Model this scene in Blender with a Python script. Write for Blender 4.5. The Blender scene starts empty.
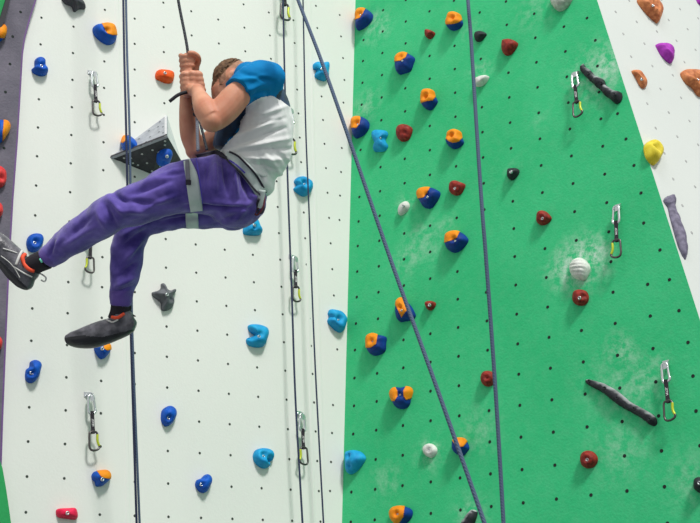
import bpy, bmesh, math, random
from mathutils import Vector, Matrix, noise
random.seed(7)
C = bpy.context.scene
col = C.collection

# ------------------------------------------------------------------ camera
F = 1150.0; CX, CY = 350.0, 261.5
up_c = Vector((-0.06355, -0.93884, 0.33845)).normalized()      # world up seen in camera axes (x right, y down, z forward)
yc = (Vector((0, 0, 1)) - up_c * up_c.z).normalized()
xc = yc.cross(up_c).normalized()
if xc.x < 0: xc = -xc
RW = Matrix((xc, yc, up_c))                                    # camera axes -> world
CAM = Vector((0, 0, 1.7))
def c2w(p): return RW @ Vector(p) + CAM
def d2w(p): return RW @ Vector(p)
cd = bpy.data.cameras.new('camera'); cam = bpy.data.objects.new('camera', cd); col.objects.link(cam)
bx_, by_, bz_ = d2w((1, 0, 0)), d2w((0, -1, 0)), d2w((0, 0, -1))
M4 = Matrix((bx_, by_, bz_)).transposed().to_4x4(); M4.translation = CAM
cam.matrix_world = M4
cd.sensor_width = 36; cd.lens = 36 * F / 700; cd.clip_start = .05; cd.clip_end = 200
C.camera = cam

# ------------------------------------------------------------------ light
w = bpy.data.worlds.new('world'); C.world = w; w.use_nodes = True
w.node_tree.nodes['Background'].inputs[0].default_value = (.95, .985, .98, 1)
w.node_tree.nodes['Background'].inputs[1].default_value = 0.44
SUN_FROM = Vector((0.32, -0.56, 0.76)).normalized()            # high windows behind and above the viewer
sl = bpy.data.lights.new('skylight_sun', 'SUN'); sl.energy = 2.0; sl.angle = math.radians(9); sl.color = (1, .98, .95)
so = bpy.data.objects.new('skylight_sun', sl); col.objects.link(so); so.location = (2, 0, 9)
so.rotation_euler = (-SUN_FROM).to_track_quat('-Z', 'Y').to_euler()
al = bpy.data.lights.new('hall_lamp', 'AREA'); al.energy = 35; al.size = 1.6; al.color = (1, .99, .96)
ao = bpy.data.objects.new('hall_lamp', al); col.objects.link(ao); ao.location = (0.5, 2.3, 7.9)
ao.rotation_euler = (Vector((-.1, 4.3, 3.0)) - ao.location).to_track_quat('-Z', 'Y').to_euler()
C.view_settings.view_transform = 'Standard'; C.view_settings.look = 'None'
C.view_settings.gamma = 1; C.view_settings.use_curve_mapping = False
C.view_settings.exposure = 0.36

# ------------------------------------------------------------------ helpers
def srgb(r, g, b):
    f = lambda c: (c / 255 / 12.92) if c <= 10 else ((c / 255 + .055) / 1.055) ** 2.4
    return (f(r), f(g), f(b), 1)
def mat(name, c, rough=.6, metal=0, var=.12, vscale=25, bump=0, bscale=120, spec=.5, sheen=0, c2=None, sub=0):
    m = bpy.data.materials.new(name); m.use_nodes = True
    nt = m.node_tree; b = nt.nodes['Principled BSDF']; L = nt.links
    b.inputs['Roughness'].default_value = rough; b.inputs['Metallic'].default_value = metal
    b.inputs['Specular IOR Level'].default_value = spec
    if sheen: b.inputs['Sheen Weight'].default_value = sheen
    if sub:
        b.inputs['Subsurface Weight'].default_value = sub; b.inputs['Subsurface Radius'].default_value = (.02, .008, .004)
        b.inputs['Subsurface Scale'].default_value = .5
    tc = nt.nodes.new('ShaderNodeTexCoord')
    n = nt.nodes.new('ShaderNodeTexNoise'); n.inputs['Scale'].default_value = vscale; n.inputs['Detail'].default_value = 6
    L.new(tc.outputs['Object'], n.inputs['Vector'])
    r = nt.nodes.new('ShaderNodeValToRGB'); e = r.color_ramp.elements
    c = srgb(*c); k = c2 and srgb(*c2)
    e[0].position = .32; e[1].position = .7
    e[0].color = k or (c[0] * (1 - var), c[1] * (1 - var), c[2] * (1 - var), 1)
    e[1].color = c if k else tuple(min(1, q * (1 + var)) for q in c[:3]) + (1,)
    L.new(n.outputs['Fac'], r.inputs['Fac']); L.new(r.outputs['Color'], b.inputs['Base Color'])
    if bump:
        n2 = nt.nodes.new('ShaderNodeTexNoise'); n2.inputs['Scale'].default_value = bscale; n2.inputs['Detail'].default_value = 4
        L.new(tc.outputs['Object'], n2.inputs['Vector'])
        bp = nt.nodes.new('ShaderNodeBump'); bp.inputs['Strength'].default_value = bump; bp.inputs['Distance'].default_value = .004
        L.new(n2.outputs['Fac'], bp.inputs['Height']); L.new(bp.outputs['Normal'], b.inputs['Normal'])
    m.diffuse_color = c
    return m
def base_of(m): return m.node_tree.nodes['Principled BSDF']

def mk(name, verts, faces, m, parent=None, origin=None, smooth=True, midx=None):
    """one mesh object from world-space verts; origin in world space"""
    verts = [Vector(v) for v in verts]
    if origin is None: origin = parent_origin(parent) if parent else sum(verts, Vector()) / len(verts)
    origin = Vector(origin)
    me = bpy.data.meshes.new(name); me.from_pydata([v - origin for v in verts], [], faces)
    ms = m if isinstance(m, (list, tuple)) else [m]
    for q in ms: me.materials.append(q)
    if midx: me.polygons.foreach_set('material_index', midx)
    if smooth: me.polygons.foreach_set('use_smooth', [True] * len(me.polygons))
    me.update()
    o = bpy.data.objects.new(name, me); col.objects.link(o)
    if parent:
        o.parent = parent; o.location = origin - parent_origin(parent)
    else: o.location = origin
    o['_o'] = tuple(origin)
    return o
def parent_origin(p): return Vector(p['_o'])
def empty(name, loc):
    o = bpy.data.objects.new(name, None); col.objects.link(o); o.location = loc; o['_o'] = tuple(loc); o.empty_display_size = .05
    return o
def tag(o, label=None, cat=None, group=None, kind=None):
    if label: o['label'] = label
    if cat: o['category'] = cat
    if group: o['group'] = group
    if kind: o['kind'] = kind
    return o

class Plane:
    def __init__(s, n, d):
        n = Vector(n); s.n = d2w(n).normalized(); s.p = c2w(n * d)   # n.X=d in camera axes
        s.u = Vector((0, 0, 1)).cross(s.n).normalized()
        s.v = s.n.cross(s.u).normalized()
    @classmethod
    def pts(cls, a, b, c):
        s = cls.__new__(cls); s.p = a; s.n = (b - a).cross(c - a).normalized()
        if s.n.dot(CAM - a) < 0: s.n = -s.n
        s.u = Vector((0, 0, 1)).cross(s.n).normalized(); s.v = s.n.cross(s.u).normalized()
        return s
    def at(s, px, py, h=0):
        r = d2w(((px - CX) / F, (py - CY) / F, 1))
        t = ((s.p + s.n * h) - CAM).dot(s.n) / r.dot(s.n)
        return CAM + r * t
    def loc(s, P): q = P - s.p; return (q.dot(s.u), q.dot(s.v))
def P(px, py, z):                                              # a point seen at px,py at depth z metres
    return c2w(((px - CX) / F * z, (py - CY) / F * z, z))
WH = Plane((0.57642, -0.31137, -0.75551), -4.76991)
GR = Plane((-0.63125, -0.32069, -0.70617), -4.45038)
RT = Plane((0.6021, -0.4716, -0.64425), -2.35996)
def meet(A, B, z):                                             # point of the edge of two walls at height z
    M = Matrix((A.n, B.n, Vector((0, 0, 1))))
    return M.inverted() @ Vector((A.n.dot(A.p), B.n.dot(B.p), z))

# ------------------------------------------------------------------ wall materials
def wall_mat(name, c, c2, scale=1.2, chalk=None, grain=.35, rough=.75, bump=.25):
    m = mat(name, c, rough=rough, c2=c2, vscale=scale, bump=bump, bscale=90, spec=.25)
    nt = m.node_tree; L = nt.links; b = base_of(m)
    src = b.inputs['Base Color'].links[0].from_socket
    tc = nt.nodes.new('ShaderNodeTexCoord')
    n = nt.nodes.new('ShaderNodeTexNoise'); n.inputs['Scale'].default_value = 60; n.inputs['Detail'].default_value = 8; n.inputs['Roughness'].default_value = .8
    L.new(tc.outputs['Object'], n.inputs['Vector'])
    mr = nt.nodes.new('ShaderNodeMapRange'); mr.inputs[1].default_value = .3; mr.inputs[2].default_value = .7; mr.inputs[3].default_value = 1 - grain * .5; mr.inputs[4].default_value = 1
    L.new(n.outputs['Fac'], mr.inputs[0])
    mx = nt.nodes.new('ShaderNodeVectorMath'); mx.operation = 'SCALE'
    L.new(src, mx.inputs[0]); L.new(mr.outputs[0], mx.inputs['Scale'])
    out = mx.outputs[0]
    if chalk:
        n1 = nt.nodes.new('ShaderNodeTexNoise'); n1.inputs['Scale'].default_value = 22; n1.inputs['Detail'].default_value = 9; n1.inputs['Roughness'].default_value = .7
        L.new(tc.outputs['Object'], n1.inputs['Vector'])
        acc = None
        for (pt, r, s) in chalk:
            ds = nt.nodes.new('ShaderNodeVectorMath'); ds.operation = 'DISTANCE'
            L.new(tc.outputs['Object'], ds.inputs[0]); ds.inputs[1].default_value = pt
            q = nt.nodes.new('ShaderNodeMapRange'); q.interpolation_type = 'SMOOTHSTEP'
            q.inputs[1].default_value = 0; q.inputs[2].default_value = r; q.inputs[3].default_value = s * .55; q.inputs[4].default_value = 0
            L.new(ds.outputs['Value'], q.inputs[0])
            if acc is None: acc = q.outputs[0]
            else:
                a = nt.nodes.new('ShaderNodeMath'); a.operation = 'ADD'; L.new(acc, a.inputs[0]); L.new(q.outputs[0], a.inputs[1]); acc = a.outputs[0]
        a = nt.nodes.new('ShaderNodeMath'); a.operation = 'ADD'; L.new(acc, a.inputs[0]); a.inputs[1].default_value = .035
        r2 = nt.nodes.new('ShaderNodeMapRange'); r2.inputs[1].default_value = .42; r2.inputs[2].default_value = .68
        L.new(n1.outputs['Fac'], r2.inputs[0])
        mu = nt.nodes.new('ShaderNodeMath'); mu.operation = 'MULTIPLY'; mu.use_clamp = True
        L.new(a.outputs[0], mu.inputs[0]); L.new(r2.outputs[0], mu.inputs[1])
        mc = nt.nodes.new('ShaderNodeMix'); mc.data_type = 'RGBA'
        L.new(mu.outputs[0], mc.inputs[0]); L.new(out, mc.inputs[6]); mc.inputs[7].default_value = srgb(222, 236, 226)
        out = mc.outputs[2]
    L.new(out, b.inputs['Base Color'])
    return m

Z0, Z1 = 0.0, 7.6
def slab(name, poly, n, m, th=.06, **k):
    """wall panel: polygon face plus thickness behind; origin 0,0,0"""
    N = len(poly); V = list(poly) + [p - n * th for p in poly]
    Fs = [list(range(N)), list(range(2 * N - 1, N - 1, -1))] + [[(i + 1) % N, i, N + i, N + (i + 1) % N] for i in range(N)]
    return mk(name, V, Fs, m, origin=(0, 0, 0), smooth=False, **k)
def with_hole_discs(o, plane, pts, m, r=.0062):
    """dark T-nut bores let into the panel's face, in the same mesh"""
    me = o.data; me.materials.append(m); bm = bmesh.new(); bm.from_mesh(me); mi = len(me.materials) - 1
    for p in pts:
        ring = [bm.verts.new(p + plane.n * .0012 + (plane.u * math.cos(a) + plane.v * math.sin(a)) * r) for a in [i * math.pi / 5 for i in range(10)]]
        ring2 = [bm.verts.new(p + plane.n * .0002 + (plane.u * math.cos(a) + plane.v * math.sin(a)) * r * 1.12) for a in [i * math.pi / 5 for i in range(10)]]
        f = bm.faces.new(ring); f.material_index = mi
        for i in range(10):
            f = bm.faces.new((ring[i], ring2[i], ring2[(i + 1) % 10], ring[(i + 1) % 10])); f.material_index = mi
    bm.to_mesh(me); bm.free()
HW = ((31.458325, -1.138225, 134.6657), (8.941231, 24.862893, 18.623975), (0.0155173, -0.00848986, 1.0))
HG = ((16.217293, -4.104963, 479.733459), (0.359871, 22.570186, 12.428065), (-0.0206706, -0.00966149, 1.0))
HR = ((32.093228, -0.756787, 615.673974), (10.343138, 21.554499, 11.845677), (0.01748947, -0.01336755, 1.0))
def lattice(H, plane, ir, jr, stag=0):
    """the drilled grid continues over the panel as a regular lattice in the panel's own plane"""
    H = Matrix(H)
    def X(i, j):
        q = H @ Vector((i, j, 1)); return plane.at(q.x / q.z, q.y / q.z)
    o = X(0, 0); a = (X(2, 0) - X(-2, 0)) / 4; b = (X(0, 4) - X(0, 0)) / 4
    b = (X(0, 16) - o) / 16 if H[2][2] and plane is not RT else b
    return [o + a * i + b * (j + stag * (i % 2)) for i in range(*ir) for j in range(*jr)]
def inside(plane, poly, p, marg):
    x, y = plane.loc(p); q = [plane.loc(v) for v in poly]; N = len(q); s = 0
    area = sum(q[i][0] * q[(i + 1) % N][1] - q[(i + 1) % N][0] * q[i][1] for i in range(N))
    for i in range(N):
        (ax, ay), (bx, by) = q[i], q[(i + 1) % N]
        l = math.hypot(bx - ax, by - ay); d = ((bx - ax) * (y - ay) - (by - ay) * (x - ax)) / l
        if (d if area > 0 else -d) < marg: return False
    return True

seam0, seam1 = meet(WH, GR, Z0), meet(WH, GR, Z1)
edge0, edge1 = meet(GR, RT, Z0), meet(GR, RT, Z1)
hole_dark = mat('hole_shade_black', (22, 34, 30), rough=.9)  # disc colours paint the shade inside the drilled holes
hole_shade_grey = mat('hole_shade_grey', (172, 174, 172), rough=.9)
hole_w = mat('hole_shade_on_white', (58, 66, 60), rough=.9)
white_m = wall_mat('white_wall_paint', (230, 232, 226), (225, 228, 222), grain=.05, bump=.12)
right_m = wall_mat('right_wall_paint', (217, 222, 217), (212, 218, 213), grain=.05, bump=.12)
chalk = []
for (x, y, r, s) in [(378, 28, .16, .7), (366, 106, .16, .6), (372, 18, .1, .5), (423, 243, .2, .6), (404, 262, .14, .45), (447, 225, .1, .4), (430, 455, .14, .5), (582, 262, .22, 1.0), (568, 268, .18, .8), (596, 258, .15, .6), (600, 72, .26, .9), (612, 62, .14, .6), (480, 72, .12, .6),
                     (590, 250, .12, .5), (470, 30, .1, .3), (640, 388, .18, .6), (610, 380, .25, .35), (620, 450, .22, .5), (478, 430, .18, .45), (405, 205, .1, .6), (430, 450, .08, .7), (386, 480, .15, .4), (470, 515, .14, .8),
                     (535, 8, .2, .35), (540, 120, .10, .2), (618, 345, .10, .6), (628, 352, .08, .6), (690, 480, .2, .4), (655, 365, .12, .3), (512, 172, .08, .3), (480, 35, .08, .3)]:
    chalk.append((tuple(GR.at(x, y)), r, s))
green_m = wall_mat('green_wall_paint', (62, 201, 134), (50, 191, 124), scale=2.2, chalk=chalk, grain=.16, bump=.4)

def down(plane, p, z):                                         # slide along the plane's slope to height z
    v = plane.v; return p + v * ((z - p.z) / v.z)
wleft0 = down(WH, seam0 - WH.u * 4.2, Z0); wleft1 = Vector((wleft0.x, wleft0.y, Z1))
white_poly = [wleft0, seam0, seam1, wleft1]
wall_left = tag(slab('wall_left', white_poly, WH.n, white_m), kind='structure')
green_poly = [seam0, edge0, edge1, seam1]
wall_back = tag(slab('wall_back', green_poly, GR.n, green_m), kind='structure')
r0 = edge0 + RT.u * 3.2; r0 = down(RT, r0, Z0); r1 = down(RT, r0, Z1)
right_poly = [edge0, r0, r1, edge1]
wall_right = tag(slab('wall_right', right_poly, RT.n, right_m), kind='structure')

hw = [p for p in lattice(HW, WH, (-9, 9), (-8, 36)) if inside(WH, white_poly, p, .055) and p.z > 1.5]
for x, y in [(339.7, 15), (341, 36.4), (343, 58), (344.4, 80), (343.4, 102.6), (341.8, 148), (341, 172), (340, 195.6), (339.5, 220), (333, 405), (332, 433), (331, 462), (330, 491)]:
    p = WH.at(x, y)
    hw = [q for q in hw if (q - p).length > .05] + [p]
with_hole_discs(wall_left, WH, hw, hole_w, r=.0058)
hg = [p for p in lattice(HG, GR, (-7, 12), (-8, 36), .5) if inside(GR, green_poly, p, .05) and p.z > 1.5]
for x, y in [(363.5, 40), (363, 61), (362.5, 82.7), (361.7, 104.6), (360.6, 149.9), (359.4, 197), (358.6, 221.4), (357.8, 246), (357.3, 271.5), (356.8, 297), (356, 323.5), (355, 350), (354.5, 378), (354, 405.8), (353.2, 434), (351.4, 492), (350.8, 522),
             (587, 18), (597.5, 66), (617.6, 113.6), (626, 139), (634, 165.4), (641, 193), (643.7, 223), (646, 253.2), (660, 250), (669.5, 279.7), (679, 310.6), (688, 342.4), (693, 376), (696, 411)]:
    p = GR.at(x, y)
    hg = [q for q in hg if (q - p).length > .07] + [p]
with_hole_discs(wall_back, GR, hg, hole_dark, r=.0074)
hr = [p for p in lattice(HR, RT, (-1, 14), (-8, 30)) if inside(RT, right_poly, p, .03) and p.z > 1.5]
with_hole_discs(wall_right, RT, hr, hole_shade_grey, r=.0075)

# panel joints on the white wall: thin battens filled and painted over
def strip(name, plane, pix, w, th, m):
    pts = [plane.at(*q) for q in pix]
    a, b = pts; d = (b - a).normalized(); s = d.cross(plane.n).normalized() * w / 2; V = []
    for p in (a, b):
        V += [p - s, p - s * .6 + plane.n * th, p + s * .6 + plane.n * th, p + s]
    return tag(mk(name, V, [(0, 1, 5, 4), (1, 2, 6, 5), (2, 3, 7, 6), (0, 3, 2, 1), (4, 5, 6, 7)], m, origin=(0, 0, 0), smooth=False), kind='structure')
strip('trim_1', WH, [(115.5, -60), (129, 560)], .024, .0015, white_m)
strip('trim_2', WH, [(299.5, -60), (315, 560)], .020, .0015, white_m)
strip('trim_3', WH, [(308, -60), (325.5, 560)], .018, .0015, white_m)

# far left: the dark grey neighbour wall, standing a little proud, with a purple painted edge
grey_m = wall_mat('grey_wall_paint', (118, 113, 126), (98, 95, 108), scale=9, grain=.35, bump=.6)
purple_m = mat('purple_edge_paint', (104, 70, 128), rough=.6)
GP = Plane((0.57642, -0.31137, -0.75551), -4.76991 + .035)
GP.p = WH.p + WH.n * .035
edge_px = [(95, -190), (46, -40), (36.5, 0), (31, 17), (25.5, 37), (23, 55), (21, 90), (18, 140), (13.5, 200), (9.5, 270), (6, 350), (3.2, 420), (1.6, 470), (1.2, 560)]
E = [GP.at(*q) for q in edge_px]
L0 = [p - GP.u * 1.2 for p in E]
grey_poly = E + [L0[-1], L0[0]]
V = []; Fs = []; mi = []
for i, p in enumerate(E):
    V += [p - GP.u * 1.2, p - GP.u * .008, p, p - GP.n * .035, p - GP.u * 1.2 - GP.n * .035]
for i in range(len(E) - 1):
    for k in range(4):
        Fs.append((5 * i + k, 5 * i + k + 1, 5 * i + 6 + k, 5 * i + 5 + k)); mi.append(0 if k in (0, 3) else 1)
Fs += [(0, 1, 2, 3, 4), tuple(5 * (len(E) - 1) + k for k in (4, 3, 2, 1, 0))]; mi += [0, 0]
gw = tag(mk('wall_side', V, Fs, [grey_m, purple_m], origin=(0, 0, 0), smooth=False, midx=mi), kind='structure')
with_hole_discs(gw, GP, [GP.at(*q) for q in [(20.6, 12), (12.7, 36.5), (10, 64), (5.5, 92), (4, 148)]], hole_dark, r=.0065)
# green panels met by the grey one, at the top and bottom left corners
g2 = wall_mat('green_panel_paint', (50, 168, 96), (40, 150, 84), grain=.25, bump=.3)
dk = mat('dark_frame_paint', (38, 36, 44), rough=.7)
def plate(name, plane, pix, h0, h1, m, **k):
    top = [plane.at(x, y, h1) for x, y in pix]; N = len(top)
    bot = [p - plane.n * (h1 - h0) for p in top]
    V = top + bot; Fs = [list(range(N)), list(range(2 * N - 1, N - 1, -1))] + [[i, (i + 1) % N, N + (i + 1) % N, N + i] for i in range(N)]
    return mk(name, V, Fs, m, origin=(0, 0, 0), smooth=False)
tag(plate('trim_4', WH, [(-40, -190), (64, -190), (16, -40), (5.5, 0), (.2, 17), (-5, 40), (-40, 60)], .0355, .07, g2), kind='structure')
tag(plate('trim_5', WH, [(64.2, -190), (68, -190), (19, -40), (9.5, 0), (5, 20), (.5, 29), (-4, 45), (-4.8, 40), (.4, 17), (5.7, 0), (16.2, -40)], .036, .085, dk), kind='structure')
tag(plate('trim_6', WH, [(-1, 458), (2.5, 468), (6, 488), (9, 508), (12, 530), (16, 560), (-40, 560), (-40, 440), (-6, 447)], .036, .065, g2), kind='structure')
# floor
floor_m = mat('floor_mat_vinyl', (74, 80, 88), rough=.6, vscale=3, bump=.2)
tag(mk('floor', [(-9, -5, -.1), (9, -5, -.1), (9, 12, -.1), (-9, 12, -.1), (-9, -5, 0), (9, -5, 0), (9, 12, 0), (-9, 12, 0)],
       [(3, 2, 1, 0), (4, 5, 6, 7), (0, 1, 5, 4), (1, 2, 6, 5), (2, 3, 7, 6), (3, 0, 4, 7)], floor_m, origin=(0, 0, 0), smooth=False), kind='structure')

# ------------------------------------------------------------------ climbing holds
resin = dict(rough=.6, bump=.35, bscale=260, spec=.3)
MC = {
 'blue': mat('blue_resin', (2, 92, 200), c2=(0, 72, 170), vscale=30, **resin),
 'navy': mat('deep_blue_resin', (4, 62, 152), c2=(2, 44, 118), vscale=30, **resin),
 'sky': mat('light_blue_resin', (30, 170, 220), c2=(8, 138, 198), vscale=30, **resin),
 'orange': mat('orange_resin', (246, 152, 14), c2=(228, 128, 8), vscale=30, **resin),
 'redorange': mat('red_orange_resin', (244, 96, 28), c2=(226, 76, 18), vscale=30, **resin),
 'red': mat('dark_red_resin', (168, 52, 40), c2=(104, 26, 24), vscale=60, **resin),
 'brightred': mat('bright_red_resin', (226, 66, 66), c2=(200, 46, 50), vscale=35, **resin),
 'pink': mat('pink_red_resin', (236, 36, 86), c2=(214, 22, 66), vscale=35, **resin),
 'grey': mat('grey_resin', (110, 112, 118), c2=(84, 86, 92), vscale=35, **resin),
 'dgrey': mat('dark_grey_resin', (84, 84, 92), c2=(60, 60, 68), vscale=35, **resin),
 'black': mat('black_resin', (52, 54, 60), c2=(30, 32, 38), vscale=35, **resin),
 'white': mat('chalky_white_resin', (232, 234, 228), c2=(196, 200, 192), vscale=50, **resin),
 'stripe': mat('grey_green_resin', (206, 212, 200), c2=(150, 162, 148), vscale=40, **resin),
 'copper': mat('copper_orange_resin', (224, 144, 90), c2=(166, 92, 56), vscale=40, **resin),
 'purple': mat('violet_resin', (190, 66, 200), c2=(150, 40, 160), vscale=40, **resin),
 'yellow': mat('yellow_resin', (234, 218, 70), c2=(206, 186, 36), vscale=40, **resin),
 'lav': mat('grey_lavender_resin', (136, 130, 152), c2=(96, 92, 112), vscale=50, **resin),
}
steel = mat('zinc_steel', (205, 208, 210), rough=.3, metal=1, var=.05)
steel_d = mat('dark_socket', (40, 42, 46), rough=.5)
def chalky(base, name, amt=.9, k=1.0):
    """resin with chalk rubbed on its upward side"""
    m = base.copy(); m.name = name; nt = m.node_tree; b = base_of(m); L = nt.links
    src = b.inputs['Base Color'].links[0].from_socket
    tc = nt.nodes.new('ShaderNodeTexCoord'); n = nt.nodes.new('ShaderNodeTexNoise'); n.inputs['Scale'].default_value = 9; n.inputs['Detail'].default_value = 6
    L.new(tc.outputs['Object'], n.inputs['Vector'])
    g = nt.nodes.new('ShaderNodeNewGeometry'); sx = nt.nodes.new('ShaderNodeSeparateXYZ'); L.new(g.outputs['Normal'], sx.inputs[0])
    a = nt.nodes.new('ShaderNodeMath'); a.operation = 'MULTIPLY'; L.new(sx.outputs['Z'], a.inputs[0]); L.new(n.outputs['Fac'], a.inputs[1])
    q = nt.nodes.new('ShaderNodeMapRange'); q.inputs[1].default_value = .18; q.inputs[2].default_value = .48; q.inputs[4].default_value = amt * k
    L.new(a.outputs[0], q.inputs[0])
    mc = nt.nodes.new('ShaderNodeMix'); mc.data_type = 'RGBA'; L.new(q.outputs[0], mc.inputs[0]); L.new(src, mc.inputs[6]); mc.inputs[7].default_value = srgb(205, 210, 212)
    L.new(mc.outputs[2], b.inputs['Base Color'])
    return m
MC['chalkblack'] = chalky(MC['black'], 'chalked_black_resin', .75)

def smooth_closed(pts, n):
    N = len(pts); out = []
    for k in range(n):
        t = k / n * N; i = int(t); f = t - i
        p0, p1, p2, p3 = (pts[(i + j - 1) % N] for j in range(4))
        out.append(tuple(.5 * ((2 * b) + (-a + c) * f + (2 * a - 5 * b + 4 * c - d) * f * f + (-a + 3 * b - 3 * c + d) * f ** 3) for a, b, c, d in zip(p0, p1, p2, p3)))
    return out
def blob(plane, outline, ctr, H, dimples=(), bumps=(), noise_amp=.0018, seed=0, flat=2.3, NA=56, NR=16, h0=0, ridges=None, sharp=False):
    """solid hold body: the outline (pixels as seen) set back on its wall, domed to height H, with finger pockets and bumps"""
    if sharp:
        out = []
        N = len(outline)
        for k in range(NA):
            t = k / NA * N; i = int(t); f = t - i; a, b = outline[i % N], outline[(i + 1) % N]; out.append((a[0] + (b[0] - a[0]) * f, a[1] + (b[1] - a[1]) * f))
        ol = out
    else: ol = smooth_closed(outline, NA)
    hh = h0 + H * .22
    O = [plane.at(x, y, hh) - plane.n * (hh - h0) for x, y in ol]
    c = plane.at(ctr[0], ctr[1], h0 + H * .75) - plane.n * (H * .75)
    ext = sum((p - c).length for p in O) / len(O)
    def inpl(q, hgt): return plane.at(q[0], q[1], h0 + hgt) - plane.n * hgt
    D = [(inpl(d[:2], H * .7), d[2] * ext, d[3] * H) for d in dimples]
    B = [(inpl(d[:2], H * .7), d[2] * ext, d[3] * H) for d in bumps]
    V = []; Fs = []
    for r in range(NR + 1):
        t = 1 - (1 - r / NR) ** 1.0
        t = math.sin(r / NR * math.pi / 2)
        for a in range(NA):
            b = c + (O[a] - c) * t
            z = H * max(0, 1 - t ** flat) ** (1 / 1.9)
            edge = min(1, (1 - t) * 5)
            for (q, rr, dd) in D: z -= dd * math.exp(-((b - q).length / rr) ** 2) * edge
            for (q, rr, dd) in B: z += dd * math.exp(-((b - q).length / rr) ** 2) * edge
            if ridges:
                x_, y_ = plane.loc(b); z += ridges[1] * math.sin((x_ * ridges[2] + y_ * ridges[3]) * ridges[0]) * edge
            z = max(z, .002 if t < 1 else 0)
            nn = noise.noise_vector((b + plane.n * z) * 22 + Vector((seed, 0, 0))) * noise_amp * min(1, (1 - t) * 3 + .3)
            V.append(b + plane.n * (z + .0) + (nn if t < 1 else Vector()))
            if r == 0: break
    # index: 0 = centre
    def id(r, a): return 0 if r == 0 else 1 + (r - 1) * NA + a % NA
    for r in range(NR):
        for a in range(NA):
            if r == 0: Fs.append((0, id(1, a), id(1, a + 1)))
            else: Fs.append((id(r, a), id(r + 1, a), id(r + 1, a + 1), id(r, a + 1)))
    bi = len(V)
    for a in range(NA): V.append(O[a] - plane.n * .0)
    Fs.append([bi + a for a in range(NA)][::-1])
    for a in range(NA): Fs.append((id(NR, a), bi + a, bi + (a + 1) % NA, id(NR, a + 1)))
    # orientation
    return V, Fs, c
def grow_poly(cp, outline, ctr, k=1.7):
    """push the vertices that lie on the hold's own rim further out, so the cap wraps over the rim"""
    out = []
    ol = smooth_closed(outline, 60)
    for x, y in cp:
        if min(math.hypot(x - a, y - b) for a, b in ol) < 2.0: x, y = ctr[0] + (x - ctr[0]) * k, ctr[1] + (y - ctr[1]) * k
        out.append((x, y))
    return out
def inpoly(x, y, poly):
    c = False; j = len(poly) - 1
    for i in range(len(poly)):
        (xi, yi), (xj, yj) = poly[i], poly[j]
        if (yi > y) != (yj > y) and x < (xj - xi) * (y - yi) / (yj - yi) + xi: c = not c
        j = i
    return c
def project_px(p):
    q = RW.inverted() @ (p - CAM); return CX + q.x / q.z * F, CY + q.y / q.z * F
def cap_shell(o, polys, outline, ctr, name, lift=.0025):
    """the differently coloured half moulded over part of the hold: a shell with its own thickness"""
    og = parent_origin(o); me = o.data; res = []
    for cp in polys:
        gp = grow_poly(cp, outline, ctr)
        fs = [p for p in me.polygons if inpoly(*project_px(p.center + og), gp) and p.normal.length > 0]
        back = None
        vid = {}; V = []; Fs = []
        used = sorted({v for p in fs for v in p.vertices}); n = len(used)
        for k, v in enumerate(used): vid[v] = k; V.append(me.vertices[v].co + me.vertices[v].normal * lift + og)
        for k, v in enumerate(used): V.append(me.vertices[v].co - me.vertices[v].normal * .002 + og)
        ec = {}
        for p in fs:
            vs = [vid[v] for v in p.vertices]; Fs.append(tuple(vs)); Fs.append(tuple(n + q for q in vs[::-1]))
            for a, b in zip(vs, vs[1:] + vs[:1]): ec[(a, b)] = 1
        for (a, b) in list(ec):
            if (b, a) not in ec: Fs.append((b, a, n + a, n + b))
        if not fs: continue
        q = mk(name, V, Fs, MC['orange'], parent=o); res.append(q)
    return res
def fixnorm(o):
    bm = bmesh.new(); bm.from_mesh(o.data); bmesh.ops.remove_doubles(bm, verts=bm.verts, dist=1e-5); bmesh.ops.recalc_face_normals(bm, faces=bm.faces); bm.to_mesh(o.data); bm.free()
def surf_hit(o, px, py):
    """nearest hit of the view ray on object o, world space"""
    r = d2w(((px - CX) / F, (py - CY) / F, 1)).normalized()
    og = parent_origin(o)
    ok, loc, nn, _ = o.ray_cast(CAM - og, r) if False else _bvh(o).ray_cast(CAM - og, r)[:4] and (lambda q: (q[0] is not None, q[0], q[1], q[2]))(_bvh(o).ray_cast(CAM - og, r))
    return (loc + og, nn) if ok else None
from mathutils.bvhtree import BVHTree
_cache = {}
def _bvh(o):
    if o.name not in _cache:
        me = o.data; _cache[o.name] = BVHTree.FromPolygons([v.co for v in me.vertices], [tuple(p.vertices) for p in me.polygons])
    return _cache[o.name]
def bolt(o, px, py, plane, m=None, r=.0085):
    h = surf_hit(o, px, py)
    if not h: return
    p, nn = h; n = plane.n; u, v = plane.u, plane.v
    N = 16; V = []; Fs = []
    prof = [(r, -.006), (r, .002), (r * .85, .004), (r * .5, .004), (r * .45, -.001)]
    for (rr, z) in prof:
        V += [p + n * z + (u * math.cos(i * 2 * math.pi / N) + v * math.sin(i * 2 * math.pi / N)) * rr for i in range(N)]
    for k in range(len(prof) - 1):
        Fs += [(k * N + i, k * N + (i + 1) % N, (k + 1) * N + (i + 1) % N, (k + 1) * N + i) for i in range(N)]
    Fs.append([4 * N + i for i in range(N)]); Fs.append([i for i in range(N)][::-1])
    mi = [0] * (len(Fs) - 2) + [1, 0]
    return mk('bolt', V, Fs, [m or steel, steel_d], parent=o, origin=p, midx=mi)

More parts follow.
